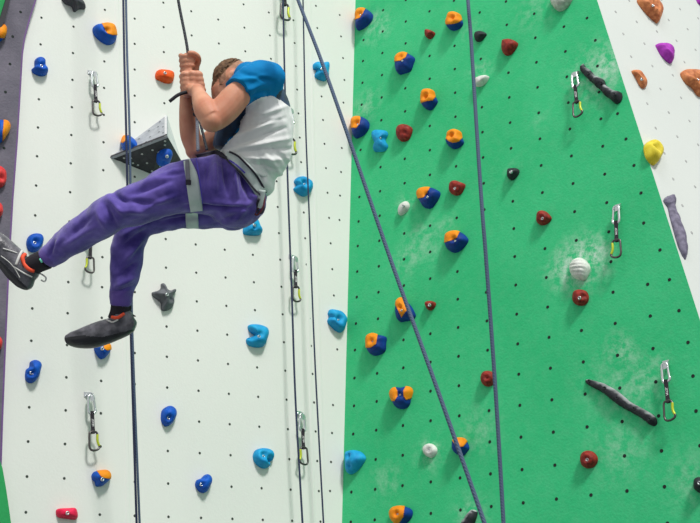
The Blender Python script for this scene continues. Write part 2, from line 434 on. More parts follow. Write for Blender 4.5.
def hold(name, plane, outline, ctr, H, m, label, group=None, bolt_at=None, cat='climbing hold', cap=None, cap_name='orange_half', seed=None, h0=0, capH=1.22, **k):
    seed = seed if seed is not None else ctr[0] * .13
    if cap: k.update(NA=96, NR=34)
    V, Fs, c = blob(plane, outline, ctr, H, seed=seed, h0=h0, **k)
    o = mk(name, V, Fs, MC[m] if isinstance(m, str) else m, origin=c); fixnorm(o)
    tag(o, label, cat, group)
    if cap:
        cap_shell(o, [cap], outline, ctr, cap_name)
    if bolt_at:
        best = None
        for t in [o] + list(o.children):
            hh = surf_hit(t, *bolt_at)
            if hh and (best is None or (hh[0] - CAM).length < best[0]): best = ((hh[0] - CAM).length, t)
        if best:
            if best[1] is o: bolt(o, bolt_at[0], bolt_at[1], plane)
            else:
                b = bolt(best[1], bolt_at[0], bolt_at[1], plane)
                b.parent = o; b.location = parent_origin(b) - parent_origin(o)
    return o
def off(pts, dx, dy, s=1, cx=0, cy=0): return [(x * s + dx, y * s + dy) for x, y in pts]

H_ = 'climbing_hold'
# --- white wall
def star(cx, cy, R, rot, n=5, inner=.5, sq=1.0):
    out = []
    for i in range(n * 4):
        a = rot + i * 2 * math.pi / (n * 4); k = i % 4
        r = R * (1, .72, inner, .72)[k]
        out.append((cx + r * math.cos(a), cy + r * math.sin(a) * sq))
    return out
hold('climbing_hold', WH, [(62, -3), (66, 3), (72, 5.5), (75, 11), (80, 8.5), (86, 8), (85, 3), (81, -1), (82, -8), (76, -6), (70, -10), (68, -4)], (74, 1), .06, 'dgrey', 'dark grey star shaped hold cut off by the top left of the photo', flat=1.6, noise_amp=.003)
hold('climbing_hold', WH, [(154, 296), (153, 292), (158, 290.5), (161.5, 288), (162, 283.5), (164.5, 283), (167, 288.5), (171, 290.5), (175.5, 288.5), (176.5, 291), (173.5, 296), (174.8, 301), (173, 307), (168, 310), (162.5, 309.5), (161.5, 302)], (166.5, 295.5), .06, 'grey', 'grey star shaped hold in the middle of the white wall', bolt_at=(167, 294.5), flat=1.5, noise_amp=.003, dimples=[(160, 298, .25, .3), (171, 299, .25, .3)])
hold('climbing_hold', WH, [(93.5, 28), (96, 24.5), (102, 23.5), (108, 23), (114, 25), (116.5, 31), (117, 37), (115, 42), (109, 44), (103, 41.5), (98, 37.5), (94.5, 33)], (105, 33), .065, 'blue', 'large blue hold with an orange top right part, below the grey star at top left',
     cap=[(101.5, 24), (107, 22.5), (113, 24), (116, 29), (116.5, 34), (112, 35), (107.5, 33.5), (105, 29.5)], bolt_at=(106, 31), dimples=[(106, 30.5, .22, .4)])
hold('climbing_hold', WH, [(35, 66), (35.3, 60), (38, 57), (42, 57), (45, 60), (45.5, 66), (48, 69.5), (47.5, 73.5), (43, 75.5), (38, 74.5), (33.5, 72), (32.3, 68.5)], (41, 67), .055, 'blue', 'small blue bell shaped hold above the upper left corner of the grey side wall edge', bolt_at=(41.5, 66), dimples=[(41.5, 65.5, .3, .4)])
hold('climbing_hold', WH, [(156, 74), (158, 70), (163, 69.5), (170, 70.5), (174, 73), (174.3, 78), (172, 82.5), (166, 82.5), (160, 80), (156.5, 78)], (166, 75.5), .05, 'redorange', 'small red-orange hold left of the climber’s hands'.replace('’', "'"), bolt_at=(165, 73))
hold('climbing_hold', WH, [(314, 64), (317, 61.5), (322, 62.5), (328, 61.5), (329.5, 66), (328.5, 73), (328.5, 78), (325, 80.5), (319.5, 79), (315.5, 75.5), (317, 70), (314, 68)], (322, 71), .055, 'sky', 'light blue hold behind the diagonal rope near the top', bolt_at=(322, 69), dimples=[(316.5, 69, .3, .4)])
hold('climbing_hold', WH, [(27, 244), (28, 238), (31.5, 234), (37, 233), (42, 234.5), (44, 239), (42.5, 245), (39, 250), (34, 252), (29.5, 250)], (35.5, 242.5), .05, 'blue', 'flat oval blue hold beside the raised foot', bolt_at=(34.5, 243), dimples=[(35.5, 242, .4, .5)])
hold('climbing_hold', WH, [(26, 374), (27, 369), (30, 366.5), (31, 361.5), (35, 359.5), (39.5, 361), (41.8, 365), (40.5, 371), (38.5, 377), (35, 381.5), (30, 382.5), (26.5, 379)], (33.5, 371), .06, 'blue', 'blue bent hold on the left, level with the lower shoe', bolt_at=(31.5, 373), dimples=[(31.5, 373, .35, .5), (29, 366, .25, .3)])
hold('climbing_hold', WH, [(95, 349), (96, 345), (101, 343), (107, 342.5), (110.5, 345.5), (110.5, 351), (106, 357), (101.5, 358.5), (98, 355)], (103, 350), .055, 'blue', 'blue and orange hold peeking out under the lower climbing shoe',
     cap=[(103, 344), (107, 343), (110.3, 345), (110.6, 349), (107, 350.5), (103.8, 348.5)], bolt_at=(102.5, 348.5))
hold('climbing_hold', WH, [(161.8, 416), (163, 410), (167, 406.5), (171.5, 405.5), (175.8, 409), (176.8, 414), (175, 419), (171, 424.5), (166, 426), (162.5, 421.5)], (169, 415.5), .055, 'blue', 'egg shaped blue hold in the lower part of the white wall', bolt_at=(168.5, 418), dimples=[(168.5, 418, .3, .4)])
hold('climbing_hold', WH, [(196.2, 485), (197.5, 480), (202, 478), (205, 475), (208.5, 474), (211.8, 477), (212, 482), (209.5, 487), (206.5, 492), (202.5, 492.5), (199, 490)], (203.5, 483), .055, 'blue', 'small blue heart shaped hold near the bottom of the white wall', bolt_at=(201.5, 484.5), dimples=[(205, 477.5, .2, .3), (201.5, 484.5, .3, .3)])
hold('climbing_hold', WH, [(254, 456), (256, 450.5), (261, 448), (267, 448), (272.5, 450.5), (274.3, 455), (273, 460), (270.5, 462), (269.8, 466.5), (265, 468.3), (259.5, 466), (255.5, 461.5)], (264, 457.5), .06, 'sky', 'round light blue hold with a slot at its right, low on the white wall', bolt_at=(263.5, 456.5), dimples=[(270.5, 459, .3, .6), (264, 455, .35, .5)])
hold('climbing_hold', WH, [(249, 327.5), (250, 324.5), (255, 323.8), (262, 325), (267.5, 328), (268.8, 334), (266.5, 341), (264, 346), (257, 347), (250, 345), (247.3, 341), (248.5, 337.5), (253, 338), (255, 334.5), (251, 331.5)], (259, 335.5), .065, 'sky', 'light blue C shaped hold in the centre of the white wall', bolt_at=(259, 336.5), dimples=[(252, 335, .35, .7), (259, 334.5, .25, .3)])
hold('climbing_hold', WH, [(329, 313), (331, 309), (336, 309.5), (341, 311), (345, 315), (347, 320), (345.5, 327), (342.5, 332), (337.5, 331), (332, 326), (328.5, 321), (330, 316.5)], (338.5, 320.5), .06, 'sky', 'light blue hold against the green wall, right of the thin hanging rope', bolt_at=(338.5, 320.5), dimples=[(338.5, 319, .3, .5), (333, 316, .2, .2)])
hold('climbing_hold', WH, [(295, 181), (298, 177), (303.5, 176), (308.5, 178.5), (312.5, 182), (313, 188), (310, 193.5), (304.5, 196), (298.5, 193), (294.5, 188.5), (297, 185)], (303.5, 186), .06, 'sky', 'light blue notched hold to the right of the climber\'s waist', bolt_at=(304.5, 184.5), dimples=[(296.5, 184.5, .25, .5), (304.5, 183, .3, .5)])
hold('climbing_hold', WH, [(244, 229), (246, 222), (250, 217), (254, 216), (257.5, 220), (260, 226), (262.5, 231), (260.5, 234.5), (254, 235), (248, 234.5), (244.5, 233)], (253.5, 227), .06, 'sky', 'light blue triangular hold below the climber\'s seat', bolt_at=(254, 225), dimples=[(250, 222, .2, .4), (254, 228, .2, .3)])
hold('climbing_hold', WH, [(92.5, 475), (95, 471.5), (100, 470.5), (107, 470.3), (110.5, 474), (110.3, 479), (106.5, 483), (102.5, 485.8), (97, 486), (95.5, 481.5), (93, 479)], (102, 478), .055, 'blue', 'blue and orange hold near the bottom left above the pink hold',
     cap=[(97.5, 471.5), (103, 470), (108.5, 471), (110.8, 475), (109.5, 478.8), (105, 478.2), (101, 476.5)], bolt_at=(102.5, 479.3))
hold('climbing_hold', WH, [(57, 510), (60.5, 508.2), (68, 508), (75, 507.8), (77.5, 511.5), (78, 517), (75.5, 519.5), (67, 518.5), (60, 517.5), (57.2, 515)], (68, 513.5), .05, 'pink', 'flat pink-red hold at the bottom left edge of the photo', bolt_at=(67.5, 513))
# --- triangular volume
vL, vT, vR, vB = WH.at(110, 157.5), WH.at(166.8, 115), WH.at(181.5, 161), WH.at(151.4, 174.2)
vA = WH.at(167, 135.5, .26)
vroot = empty('wall_volume', (vL + vT + vR + vB) / 4)
tag(vroot, 'grey plywood triangular volume with a dark underside beside the double rope', 'wall volume')
vgrey = mat('pale_grey_volume_paint', (176, 180, 186), rough=.6, c2=(146, 150, 158), vscale=30, bump=.3)
vdark = mat('charcoal_volume_paint', (70, 68, 74), rough=.8, c2=(50, 49, 54), vscale=30, bump=.5)
vpale = mat('bare_edge_paint', (206, 208, 210), rough=.6)
vdot = mat('pale_screw', (196, 198, 196), rough=.5)
def vface(name, tri, m, dots, dm, edge=True):
    pl = Plane.pts(*tri); n = pl.n; cen = sum(tri, Vector()) / 3
    inner = sum((vL, vT, vR, vB, vA), Vector()) / 5
    if n.dot(cen - inner) < 0: n = -n
    V = list(tri) + [t - n * .012 for t in tri]
    # thickness stays inside the volume
    Fs = [(0, 1, 2), (5, 4, 3), (0, 3, 4, 1), (1, 4, 5, 2), (2, 5, 3, 0)]; mi = [0] * 5
    for (x, y) in dots:
        p = pl.at(x, y); b = len(V)
        V += [p + n * .0012 + (pl.u * math.cos(a) + pl.v * math.sin(a)) * .0058 for a in [i * math.pi / 4 for i in range(8)]]
        Fs.append(tuple(range(b, b + 8))); mi.append(1)
    o = mk(name, V, Fs, [m, dm], parent=vroot, smooth=False, midx=mi); return pl
VT = vface('top_panel', (vL, vT, vA), vgrey, [(139, 139), (149, 131), (150, 137), (158, 127), (159, 132), (146, 142), (131, 147), (160, 122), (152, 142), (141, 146), (163, 133), (163, 127)], hole_dark)
VU = vface('underside_panel', (vL, vA, vB), vdark, [(124, 158), (142, 154), (152.5, 150), (147, 163), (138, 165), (165, 145), (131, 158), (152, 171), (165, 141), (133, 163)], vdot)
vface('side_panel', (vA, vB, vR), vdark, [(160, 166), (158, 152)], vdot)
vface('edge_panel', (vT, vA, vR), vpale, [], vdot)
hold('climbing_hold', VU, [(156.3, 161), (157, 155), (160.5, 151.5), (166, 150), (171, 151.5), (172.5, 156), (170.5, 162), (168.5, 166), (162, 166.5), (157.5, 164.5)], (165, 158), .045, 'blue', 'bright blue hold bolted on the dark underside of the triangular volume', bolt_at=(167, 156.5), dimples=[(164, 161, .3, .3)])
hold('climbing_hold', VT, [(121, 141), (122, 137), (126, 135.5), (131, 136.8), (135.5, 140), (136, 144), (132, 146.5), (127.5, 148.5), (122.5, 148.8), (121.2, 145)], (128, 142), .045, 'blue', 'blue and orange hold on the volume behind the double rope',
     cap=[(121.3, 141), (122, 137), (125.5, 135.6), (128, 137.5), (126, 140.5), (123, 143)])
# --- grey side wall
hold('climbing_hold', GP, [(-6, 36), (-4, 26), (0, 24.3), (4.5, 25), (6.5, 29), (5.8, 35), (3, 39), (-1, 42), (-5, 42)], (0, 33), .05, 'blue', 'yellow-orange and blue hold at the left edge, nearest the top corner',
     cap=[(-5, 27), (0, 24), (5, 25), (6.6, 30), (5, 36), (1, 38), (-4, 36)], cap_name='yellow_half')
hold('climbing_hold', GP, [(-6, 130), (-3, 121), (2, 119.8), (7.5, 121), (10, 125), (9.5, 130), (6, 136), (2.5, 141), (-2, 143), (-6, 138)], (1, 130), .055, 'blue', 'blue and yellow-orange hold on the grey side wall above the two red holds',
     cap=[(3, 120), (7.5, 121), (10.2, 125), (9, 131), (6, 136.5), (2, 141), (2.5, 133), (3.2, 126)], cap_name='yellow_half')
hold('climbing_hold', GP, [(-6, 172), (-1, 166), (3, 167.5), (6.3, 172), (6.5, 180), (4, 185.5), (0, 187.5), (-5, 186)], (0, 177), .05, 'brightred', 'red hold on the grey side wall, upper of the pair at the left edge', dimples=[(1, 178, .35, .4)])
hold('climbing_hold', GP, [(-7, 206), (-3, 202), (0, 203), (2.5, 207), (2.8, 213), (.5, 217), (-4, 218), (-7, 214)], (-2, 210), .05, 'brightred', 'red hold on the grey side wall, lower of the pair at the left edge')
hold('climbing_hold', GP, [(-6, 339), (-2, 336), (1, 338), (2.3, 342), (1.5, 348), (-2, 351), (-6, 348)], (-2, 343), .045, 'brightred', 'red hold at the left edge just above the blue bent hold')

# --- green wall: small and single-coloured holds
def rnd(cx, cy, rx, ry, seed, n=9, j=.13, rot=0):
    r = random.Random(seed); out = []
    for i in range(n):
        a = i * 2 * math.pi / n; k = 1 + r.uniform(-j, j); x = rx * k * math.cos(a); y = ry * k * math.sin(a)
        out.append((cx + x * math.cos(rot) - y * math.sin(rot), cy + x * math.sin(rot) + y * math.cos(rot)))
    return out
RG = 'small dark red holds on the green wall'
hold('climbing_hold', GR, [(425, 31), (427, 29.3), (431, 30.2), (434.3, 32.5), (432.5, 36.5), (428.5, 38.5), (425.3, 36)], (429.5, 33.5), .045, 'red', 'small dark red hold at the top left of the green wall', RG)
hold('climbing_hold', GR, [(396.2, 130), (398.5, 125.5), (403, 123.8), (408, 125), (411.5, 128), (410.5, 134), (407.5, 139.5), (401, 141), (396.8, 137)], (403, 132), .05, 'red', 'dark red hold beside the light blue hold in the upper left of the green wall', RG, dimples=[(404, 133, .3, .3)])
hold('climbing_hold', GR, [(502, 41), (505, 39.2), (511, 39), (517, 42.5), (515, 48.5), (510, 54), (504.5, 54.5), (501.5, 49.5)], (509, 46), .05, 'red', 'dark red hold high up, right of the hanging rope and below the black knob', RG)
hold('climbing_hold', GR, [(449, 187), (450.5, 182), (455, 180.3), (460, 181.8), (464.3, 184), (463, 189), (460, 193.5), (455, 195), (450, 192.5)], (456, 187), .05, 'red', 'dark red pocket hold right of the blue and orange hold at mid-height', RG, bolt_at=(455, 188.5), dimples=[(455, 188, .35, .35)])
hold('climbing_hold', GR, [(536.7, 217), (538, 212.5), (541.5, 210.3), (546, 211.5), (550.7, 217.5), (547.5, 222.5), (541.5, 224.8), (537, 222.5)], (543, 217), .05, 'red', 'dark red hold in the middle of the green panel, left of a quickdraw', RG, bolt_at=(542.5, 218.5), dimples=[(542.5, 218, .3, .3)])
hold('climbing_hold', GR, [(572.5, 297), (574, 291.8), (579, 289.5), (585, 290.5), (587.6, 295), (587.2, 301), (583, 304.8), (577, 304.8), (573, 302)], (580, 297), .05, 'red', 'round dark red hold directly under the white shell hold', RG, bolt_at=(579.5, 298), dimples=[(583, 296, .3, .4)])
hold('climbing_hold', GR, [(425, 304), (427, 301.5), (431.5, 300.8), (435, 302.8), (434, 307), (431, 309.8), (427.5, 309.5)], (430, 305), .04, 'red', 'smallest dark red hold, just right of the diagonal rope', RG, bolt_at=(429.5, 305))
hold('climbing_hold', GR, [(481, 377), (483, 372.3), (487.5, 370.5), (492.5, 372), (495, 377), (493.5, 382.5), (489, 386), (484, 385.5), (481.3, 382)], (487.5, 378), .05, 'red', 'dark red round hold partly behind the hanging rope on the green wall', RG, dimples=[(487.5, 378, .3, .35)])
hold('climbing_hold', GR, [(580.2, 458), (582.5, 452.5), (587.5, 450.2), (593, 452), (596.6, 457), (596, 463), (592, 467), (586, 468), (581.5, 465)], (588.5, 459), .05, 'red', 'dark red round hold lowest on the green wall with a pale bolt', RG, bolt_at=(587.3, 459.7), dimples=[(587.5, 459.5, .35, .35)])
hold('climbing_hold', GR, [(371.5, 134), (374, 130), (379.5, 129.5), (385.5, 130.5), (386.8, 134.5), (384.5, 140), (387, 145.5), (384, 150.3), (377.5, 151.3), (373.5, 150.5), (374, 142.5)], (379.5, 140), .055, 'sky', 'light blue notched hold near the top left of the green wall', bolt_at=(380, 138.5), dimples=[(386.5, 140, .25, .5), (373, 141, .2, .4)])
hold('climbing_hold', GR, [(345.2, 453), (348, 450.5), (354, 449.8), (360.5, 452), (364.5, 457.5), (361.5, 464), (356, 470.5), (350, 474), (346.2, 471.5), (345.2, 464)], (353.5, 461), .06, 'sky', 'light blue hold over the lower seam between white and green walls', dimples=[(348.5, 456, .22, .4), (350, 466, .2, .3)])
hold('climbing_hold', GR, [(474, 36), (475, 32.5), (479, 30.8), (483.5, 31.5), (486, 34), (483, 38), (480, 41), (475.5, 40.5)], (479.5, 35.5), .04, 'black', 'small black knob hold right of the hanging rope near the top', flat=1.8)
hold('climbing_hold', GR, [(507, 173), (508, 169), (512, 167.8), (517, 168.3), (518.6, 171.5), (515.5, 177), (511, 179.8), (507.5, 177.5)], (512.5, 173.5), .045, 'black', 'small black knob hold in the middle of the green wall with a pale bolt', bolt_at=(511, 172), flat=2)
hold('climbing_hold', GR, [(693.5, 484), (694.5, 479), (698.5, 476.8), (705, 478), (709, 484), (706, 491), (699, 492.5), (694.5, 489.5)], (701, 484.5), .055, 'black', 'black knob hold cut off by the right edge near the bottom', bolt_at=(699.5, 483))
hold('climbing_hold', GR, [(474, 82), (475.5, 78.5), (480, 76.5), (485, 75.3), (488.3, 76), (487, 80), (483, 84.5), (478, 86.3), (474.5, 85.5)], (480.5, 81), .045, 'white', 'small chalky white hold right of the hanging rope, below the black knob', noise_amp=.003)
hold('climbing_hold', GR, [(398, 210), (399.5, 205), (403.5, 201.8), (407, 201.3), (409, 205), (407.3, 210), (403, 214), (399, 214.8)], (403.5, 208), .035, 'white', 'small white oval hold left of the blue and orange hold', bolt_at=(403.3, 206), noise_amp=.002)
hold('climbing_hold', GR, [(422.5, 449), (424.5, 445), (429, 443.3), (434, 445), (436.6, 450), (434.5, 455.5), (430, 457.5), (425.5, 455.5)], (429.5, 450.5), .035, 'white', 'small white ring shaped hold in the lower left of the green wall', bolt_at=(429.5, 450.2), noise_amp=.004, dimples=[(429.5, 450, .35, .35)])
hold('climbing_hold', GR, [(569, 268), (571, 262.5), (575.5, 258.3), (581, 257.6), (586, 261), (589.3, 266.5), (588, 273.5), (584, 279.5), (577.5, 279.2), (571.5, 275.5)], (579.5, 267.5), .055, 'white', 'large white ribbed shell hold with chalk around it', noise_amp=.0015, ridges=(330, .0022, .25, 1))
hold('climbing_hold', GR, [(550, 1), (553, -6), (562, -9), (572, -5), (570.5, 1), (566, 7), (560, 10.5), (554.5, 8.5)], (561, 0), .055, 'stripe', 'grey and white streaked hold cut off by the top edge', noise_amp=.002, ridges=(300, .0016, .5, 1))
# long holds
def longhold(plane, spine, H, m, label, hk=1.5, **k):
    """spine: (x, y, half width px); outline follows both sides of it"""
    Lf, Rt = [], []
    N = len(spine)
    for i, (x, y, r) in enumerate(spine):
        x0, y0, _ = spine[max(0, i - 1)]; x1, y1, _ = spine[min(N - 1, i + 1)]
        l = math.hypot(x1 - x0, y1 - y0); nx, ny = -(y1 - y0) / l, (x1 - x0) / l
        Lf.append((x + nx * r, y + ny * r)); Rt.append((x - nx * r, y - ny * r))
    hh = H * .35
    dense = []
    n = 72
    for k_ in range(n + 1):
        t = k_ / n * (N - 1); i = min(int(t), N - 2); f = t - i
        p = [spine[max(i - 1, 0)], spine[i], spine[i + 1], spine[min(i + 2, N - 1)]]
        dense.append(tuple(.5 * ((2 * b) + (-a + c) * f + (2 * a - 5 * b + 4 * c - d) * f * f + (-a + 3 * b - 3 * c + d) * f ** 3) for a, b, c, d in zip(*p)))
    V = []; Fs = []; NS = 14
    cen = plane.at(spine[N // 2][0], spine[N // 2][1])
    for i, (x, y, r) in enumerate(dense):
        x0, y0, _ = dense[max(0, i - 1)]; x1, y1, _ = dense[min(n, i + 1)]
        l = math.hypot(x1 - x0, y1 - y0) or 1; nx, ny = -(y1 - y0) / l, (x1 - x0) / l
        endk = min(1, math.sqrt(max(0, min(i, n - i)) / 5.0)) if min(i, n - i) < 5 else 1
        r = r * max(endk, .05)
        a = plane.at(x + nx * r, y + ny * r, hh) - plane.n * hh; b = plane.at(x - nx * r, y - ny * r, hh) - plane.n * hh
        mid = (a + b) / 2; hv = (a - b) / 2; hgt = min(H, hv.length * hk) * max(endk, .05)
        for s in range(NS + 1):
            an = math.pi * s / NS
            p = mid + hv * math.cos(an) + plane.n * hgt * math.sin(an) ** .8
            if 0 < s < NS: p += noise.noise_vector(p * 30) * .004 + noise.noise_vector(p * 70) * .0015
            V.append(p)
    for i in range(n):
        for s in range(NS): Fs.append((i * (NS + 1) + s, (i + 1) * (NS + 1) + s, (i + 1) * (NS + 1) + s + 1, i * (NS + 1) + s + 1))
        Fs.append((i * (NS + 1), i * (NS + 1) + NS, (i + 1) * (NS + 1) + NS, (i + 1) * (NS + 1)))
    Fs.append(list(range(NS + 1))); Fs.append([n * (NS + 1) + s for s in range(NS + 1)][::-1])
    o = mk('climbing_hold', V, Fs, MC[m], origin=cen); fixnorm(o); tag(o, label, 'climbing hold')
    for b in k.get('bolts', []): bolt(o, b[0], b[1], plane, m=k.get('bm', None), r=.0075)
    return o
longhold(GR, [(580.8, 62, 1.8), (582, 68, 3.2), (587, 72.5, 3.8), (592, 77.5, 3.5), (598, 81.5, 5.2), (601.5, 86, 3.8), (606, 90.5, 4.6), (611, 93.5, 4.6), (615.4, 96, 6.2), (620, 98, 6)], .06, 'chalkblack', 'long black bone shaped hold beside a quickdraw at top right of the green wall', bolts=[(588.5, 73.5), (614.5, 94.5), (601.5, 83)], bm=MC['black'])
longhold(GR, [(583, 379.5, 2), (588, 381.5, 3), (596, 384.8, 3.8), (604, 388.6, 4.6), (612, 394, 5.4), (619, 399.5, 5.2), (627, 405, 4.5), (635, 409.5, 4.4), (643, 414, 4.6), (649, 418.5, 5), (654, 424.5, 4.4)], .06, 'chalkblack', 'long black branch shaped rail hold low on the green wall with chalk', bolts=[(589, 381), (604.5, 388), (617, 398), (634, 408.5), (649.5, 419)], bm=MC['black'])
longhold(GR, [(473.5, 509.5, 2.5), (471.5, 514, 4), (469, 519, 4.8), (466, 526, 5), (464, 532, 4)], .05, 'chalkblack', 'dark elongated hold with chalk, cut off by the bottom edge', bolts=[])

# --- green wall: two-tone blue and orange holds
DG = 'blue and orange holds on the green wall'
def dual(outline, caps, ctr, label, bolt_at=None, H=.065, m='navy', dim=(), capH=1.2):
    o = hold('climbing_hold', GR, outline, ctr, H, m, label, DG, dimples=list(dim), flat=2.6, NA=96, NR=34)
    cap_shell(o, caps, outline, ctr, 'orange_half')
    if bolt_at:
        best = None
        for t in [o] + list(o.children):
            hh = surf_hit(t, *bolt_at)
            if hh and (best is None or (hh[0] - CAM).length < best[0]): best = ((hh[0] - CAM).length, t)
        if best:
            b = bolt(best[1], bolt_at[0], bolt_at[1], GR, m=steel, r=.006)
            if best[1] is not o: b.parent = o; b.location = parent_origin(b) - parent_origin(o)
    return o
dual([(355.8, 14), (358, 9), (363, 7.8), (368, 10), (371.6, 14), (370.5, 20), (366, 25), (360, 29), (356.2, 29), (356, 21)], [[(356, 14), (358, 9.2), (362.5, 7.8), (366, 9.5), (362.5, 14), (359.5, 18), (356.2, 19.5)]], (363.5, 18), 'blue and orange hold at the very top by the white seam', (360.5, 15), dim=[(360.5, 14.5, .3, .35)])
dual([(395.7, 58), (399, 53.5), (404, 52), (409, 53.8), (413.6, 57.5), (412, 64), (409.5, 70), (404, 72.5), (398, 73.5), (395.5, 68)], [[(396.3, 59), (398.5, 53.7), (403, 51.9), (407.5, 53), (405.5, 57.5), (401, 60.5), (397, 62.5)]], (404, 63), 'blue and orange hold in the upper left, under the small red hold\'s left side', (402.5, 60.8), dim=[(401.5, 57.5, .25, .3)])
dual([(422, 95), (423.5, 90.5), (428, 89), (432.5, 90.5), (434, 95.5), (436.4, 101), (432.5, 107), (429, 109.5), (424.5, 108), (421.8, 104)], [[(422.2, 95.5), (423.7, 90.8), (428.5, 89), (432.7, 90.7), (434, 95.5), (432.5, 100.3), (427, 101), (422.5, 101.3)]], (428.5, 98), 'blue and orange hold above and left of its near twin by the hanging rope', None, dim=[(426.5, 97, .28, .5)])
dual([(447.5, 19), (449.5, 13.5), (454, 12.1), (459, 14), (460.5, 18.5), (461.8, 23), (458.5, 27.5), (453, 29.8), (447.8, 28), (446.3, 24)], [[(446.6, 19), (449, 13.6), (454, 12.1), (459, 14), (460.4, 19), (457.5, 23), (451.5, 24), (447, 22.8)]], (454, 20.5), 'blue and orange hold near the top edge, left of the hanging rope', None, dim=[(453, 18.5, .3, .4)])
dual([(351.5, 122), (353.5, 117.5), (358, 116.2), (363, 117.2), (367.5, 121), (367.8, 127), (364.5, 132.5), (359, 136.5), (354, 137.3), (352.3, 131)], [[(351.3, 121.5), (353.5, 117), (358, 116.2), (360.5, 118.5), (359.5, 124), (356.5, 128), (352.5, 127)]], (360, 126.5), 'blue and orange hold on the seam, left of the light blue notched hold', (358, 124.5), dim=[(358, 124, .25, .35)])
dual([(447.5, 138), (449, 132), (454.5, 129.3), (459.5, 131.5), (460.8, 137), (462.6, 142), (458.5, 146.5), (453, 148.2), (448, 145.5), (446.2, 141.5)], [[(448, 137), (449.5, 132), (454.5, 129.3), (459.3, 131.7), (460.5, 137), (458.5, 141.5), (453, 142.7), (448.5, 141)]], (454.5, 139), 'blue and orange hold left of the hanging rope, above the dark red pocket hold', None, dim=[(452, 136, .28, .5)])
dual([(417, 193), (419.5, 189), (426, 187), (433, 188), (438.8, 191.5), (438, 197), (434.5, 202.5), (430, 207.5), (423.5, 207), (420, 202), (418, 198)], [[(416.9, 194), (419, 189.5), (425, 187.1), (430.8, 188), (427, 193), (423.5, 197.5), (418.5, 198.3)]], (428.5, 197), 'blue and orange hold right of the small white oval hold', (427.5, 197.3), dim=[(428, 195.5, .2, .3)])
dual([(445, 240), (446, 234.5), (451, 231.3), (458, 231), (464, 234.5), (467, 239.5), (464, 245), (459, 250), (453, 252), (447.5, 249.5), (445, 245)], [[(445, 240), (445.8, 234.8), (450.5, 231.4), (456, 230.8), (459.3, 232.5), (457, 237.5), (451.5, 240.5), (446.5, 242.5)]], (456, 241), 'blue and orange hold left of the hanging rope, lower of the pair at mid-height', (455.3, 241), dim=[(455, 239.5, .22, .35)])
dual([(396.5, 303), (398, 299), (402, 297.5), (406.5, 302), (410.5, 306.5), (414.3, 315), (411, 319), (405, 320.5), (398.5, 321), (396, 314)], [[(397, 303), (398, 299), (401.5, 297.5), (404.5, 300.5), (407.8, 309), (404.5, 313), (401.5, 317), (399, 312)]], (404, 309.5), 'blue and orange hold partly behind the diagonal rope', (401.8, 310.5), dim=[(401.5, 308, .2, .3)])
dual([(366.3, 340), (367.5, 335.5), (372.5, 333), (377.5, 334.5), (384.8, 336.5), (384.6, 343), (384, 350), (379, 354), (372, 355), (367.5, 350.5), (366.5, 345)], [[(366, 341), (367, 336), (371.8, 333.1), (376.8, 334.5), (377, 340), (376, 344), (371, 347.5), (367, 346)]], (375.5, 343.5), 'blue and orange hold with a long shadow left of the diagonal rope', (372.8, 341.8), dim=[(372.8, 341.5, .22, .35)])
dual([(390, 394), (392.5, 388.5), (397, 387), (402, 387.5), (408, 386.5), (411.3, 390.5), (409.5, 398), (408, 404.5), (403, 408.3), (396, 407.5), (392.5, 401.5)], [[(389.8, 394), (391.2, 389.5), (395, 387.7), (397.6, 391), (397.8, 396), (394.5, 400.8), (391, 399.5)], [(403.2, 391), (405.5, 387), (409.5, 386.5), (411.2, 391), (410, 396.5), (406, 400), (403.5, 396.5)]], (400, 396.5), 'blue hold with two orange horns above the small white ring hold', (400.3, 395), dim=[(400.3, 395, .25, .3)])
dual([(452.8, 446), (453.5, 440.5), (458.5, 437.8), (464, 439), (467.8, 447), (465, 452), (461, 455.5), (456, 454), (453.3, 450.5)], [[(454.5, 441.5), (457.5, 438), (462, 438.3), (465, 442.5), (463, 446.5), (459, 447), (455.8, 445.5)]], (460, 446.5), 'blue and orange hold crossed by the diagonal rope near the bottom', None)
dual([(390, 513), (392.5, 508), (398, 506), (404, 506.3), (410, 509), (411, 514.5), (408, 520), (402, 524), (396, 524), (391.5, 519.5)], [[(390, 513.5), (392, 508.5), (397, 506.2), (403, 506.5), (404, 511), (403, 517), (400, 521.5), (395, 522.5), (391, 519)]], (400, 514.5), 'orange and blue hold at the bottom edge of the green wall', (398, 514.3), dim=[(398, 514, .25, .35)])

# --- right white wall
hold('climbing_hold', RT, [(638.6, 0), (642, -4), (650, -3), (657, 0), (661.5, 6), (662.3, 14), (659, 22), (655.5, 20), (649, 14), (643, 7)], (652, 6.5), .06, 'copper', 'large copper-orange ribbed hold at the top of the right white wall', bolt_at=(653, 5.5), ridges=(180, .003, 1, -.5), noise_amp=.006, dimples=[(653, 5, .3, .3)])
hold('climbing_hold', RT, [(632.5, 71), (635, 69.3), (639.5, 70.5), (643, 75), (646.5, 81), (646.5, 86.5), (643, 87.8), (639.5, 83.5), (636.5, 77)], (640.5, 78.5), .035, 'copper', 'small copper-orange hold left of the purple fin', bolt_at=(642, 79), noise_amp=.004)
hold('climbing_hold', RT, [(682, 73.5), (685, 69.5), (691, 69), (697, 69.5), (704, 73), (708, 84), (706, 94), (699.5, 95), (694, 87.5), (687, 82)], (695.5, 80), .06, 'copper', 'copper-orange lumpy hold at the right edge', bolt_at=(697.8, 79.5), noise_amp=.004, dimples=[(690, 73, .2, .3), (697, 80, .25, .3)])
hold('climbing_hold', RT, [(657, 44), (661, 43), (667, 43.5), (672, 47.5), (673.7, 53), (672.5, 62.3), (667.5, 60), (662, 54), (658.8, 48.5)], (667, 51), .05, 'purple', 'purple fin shaped hold on the right white wall', ridges=(200, .002, .3, 1), noise_amp=.001)
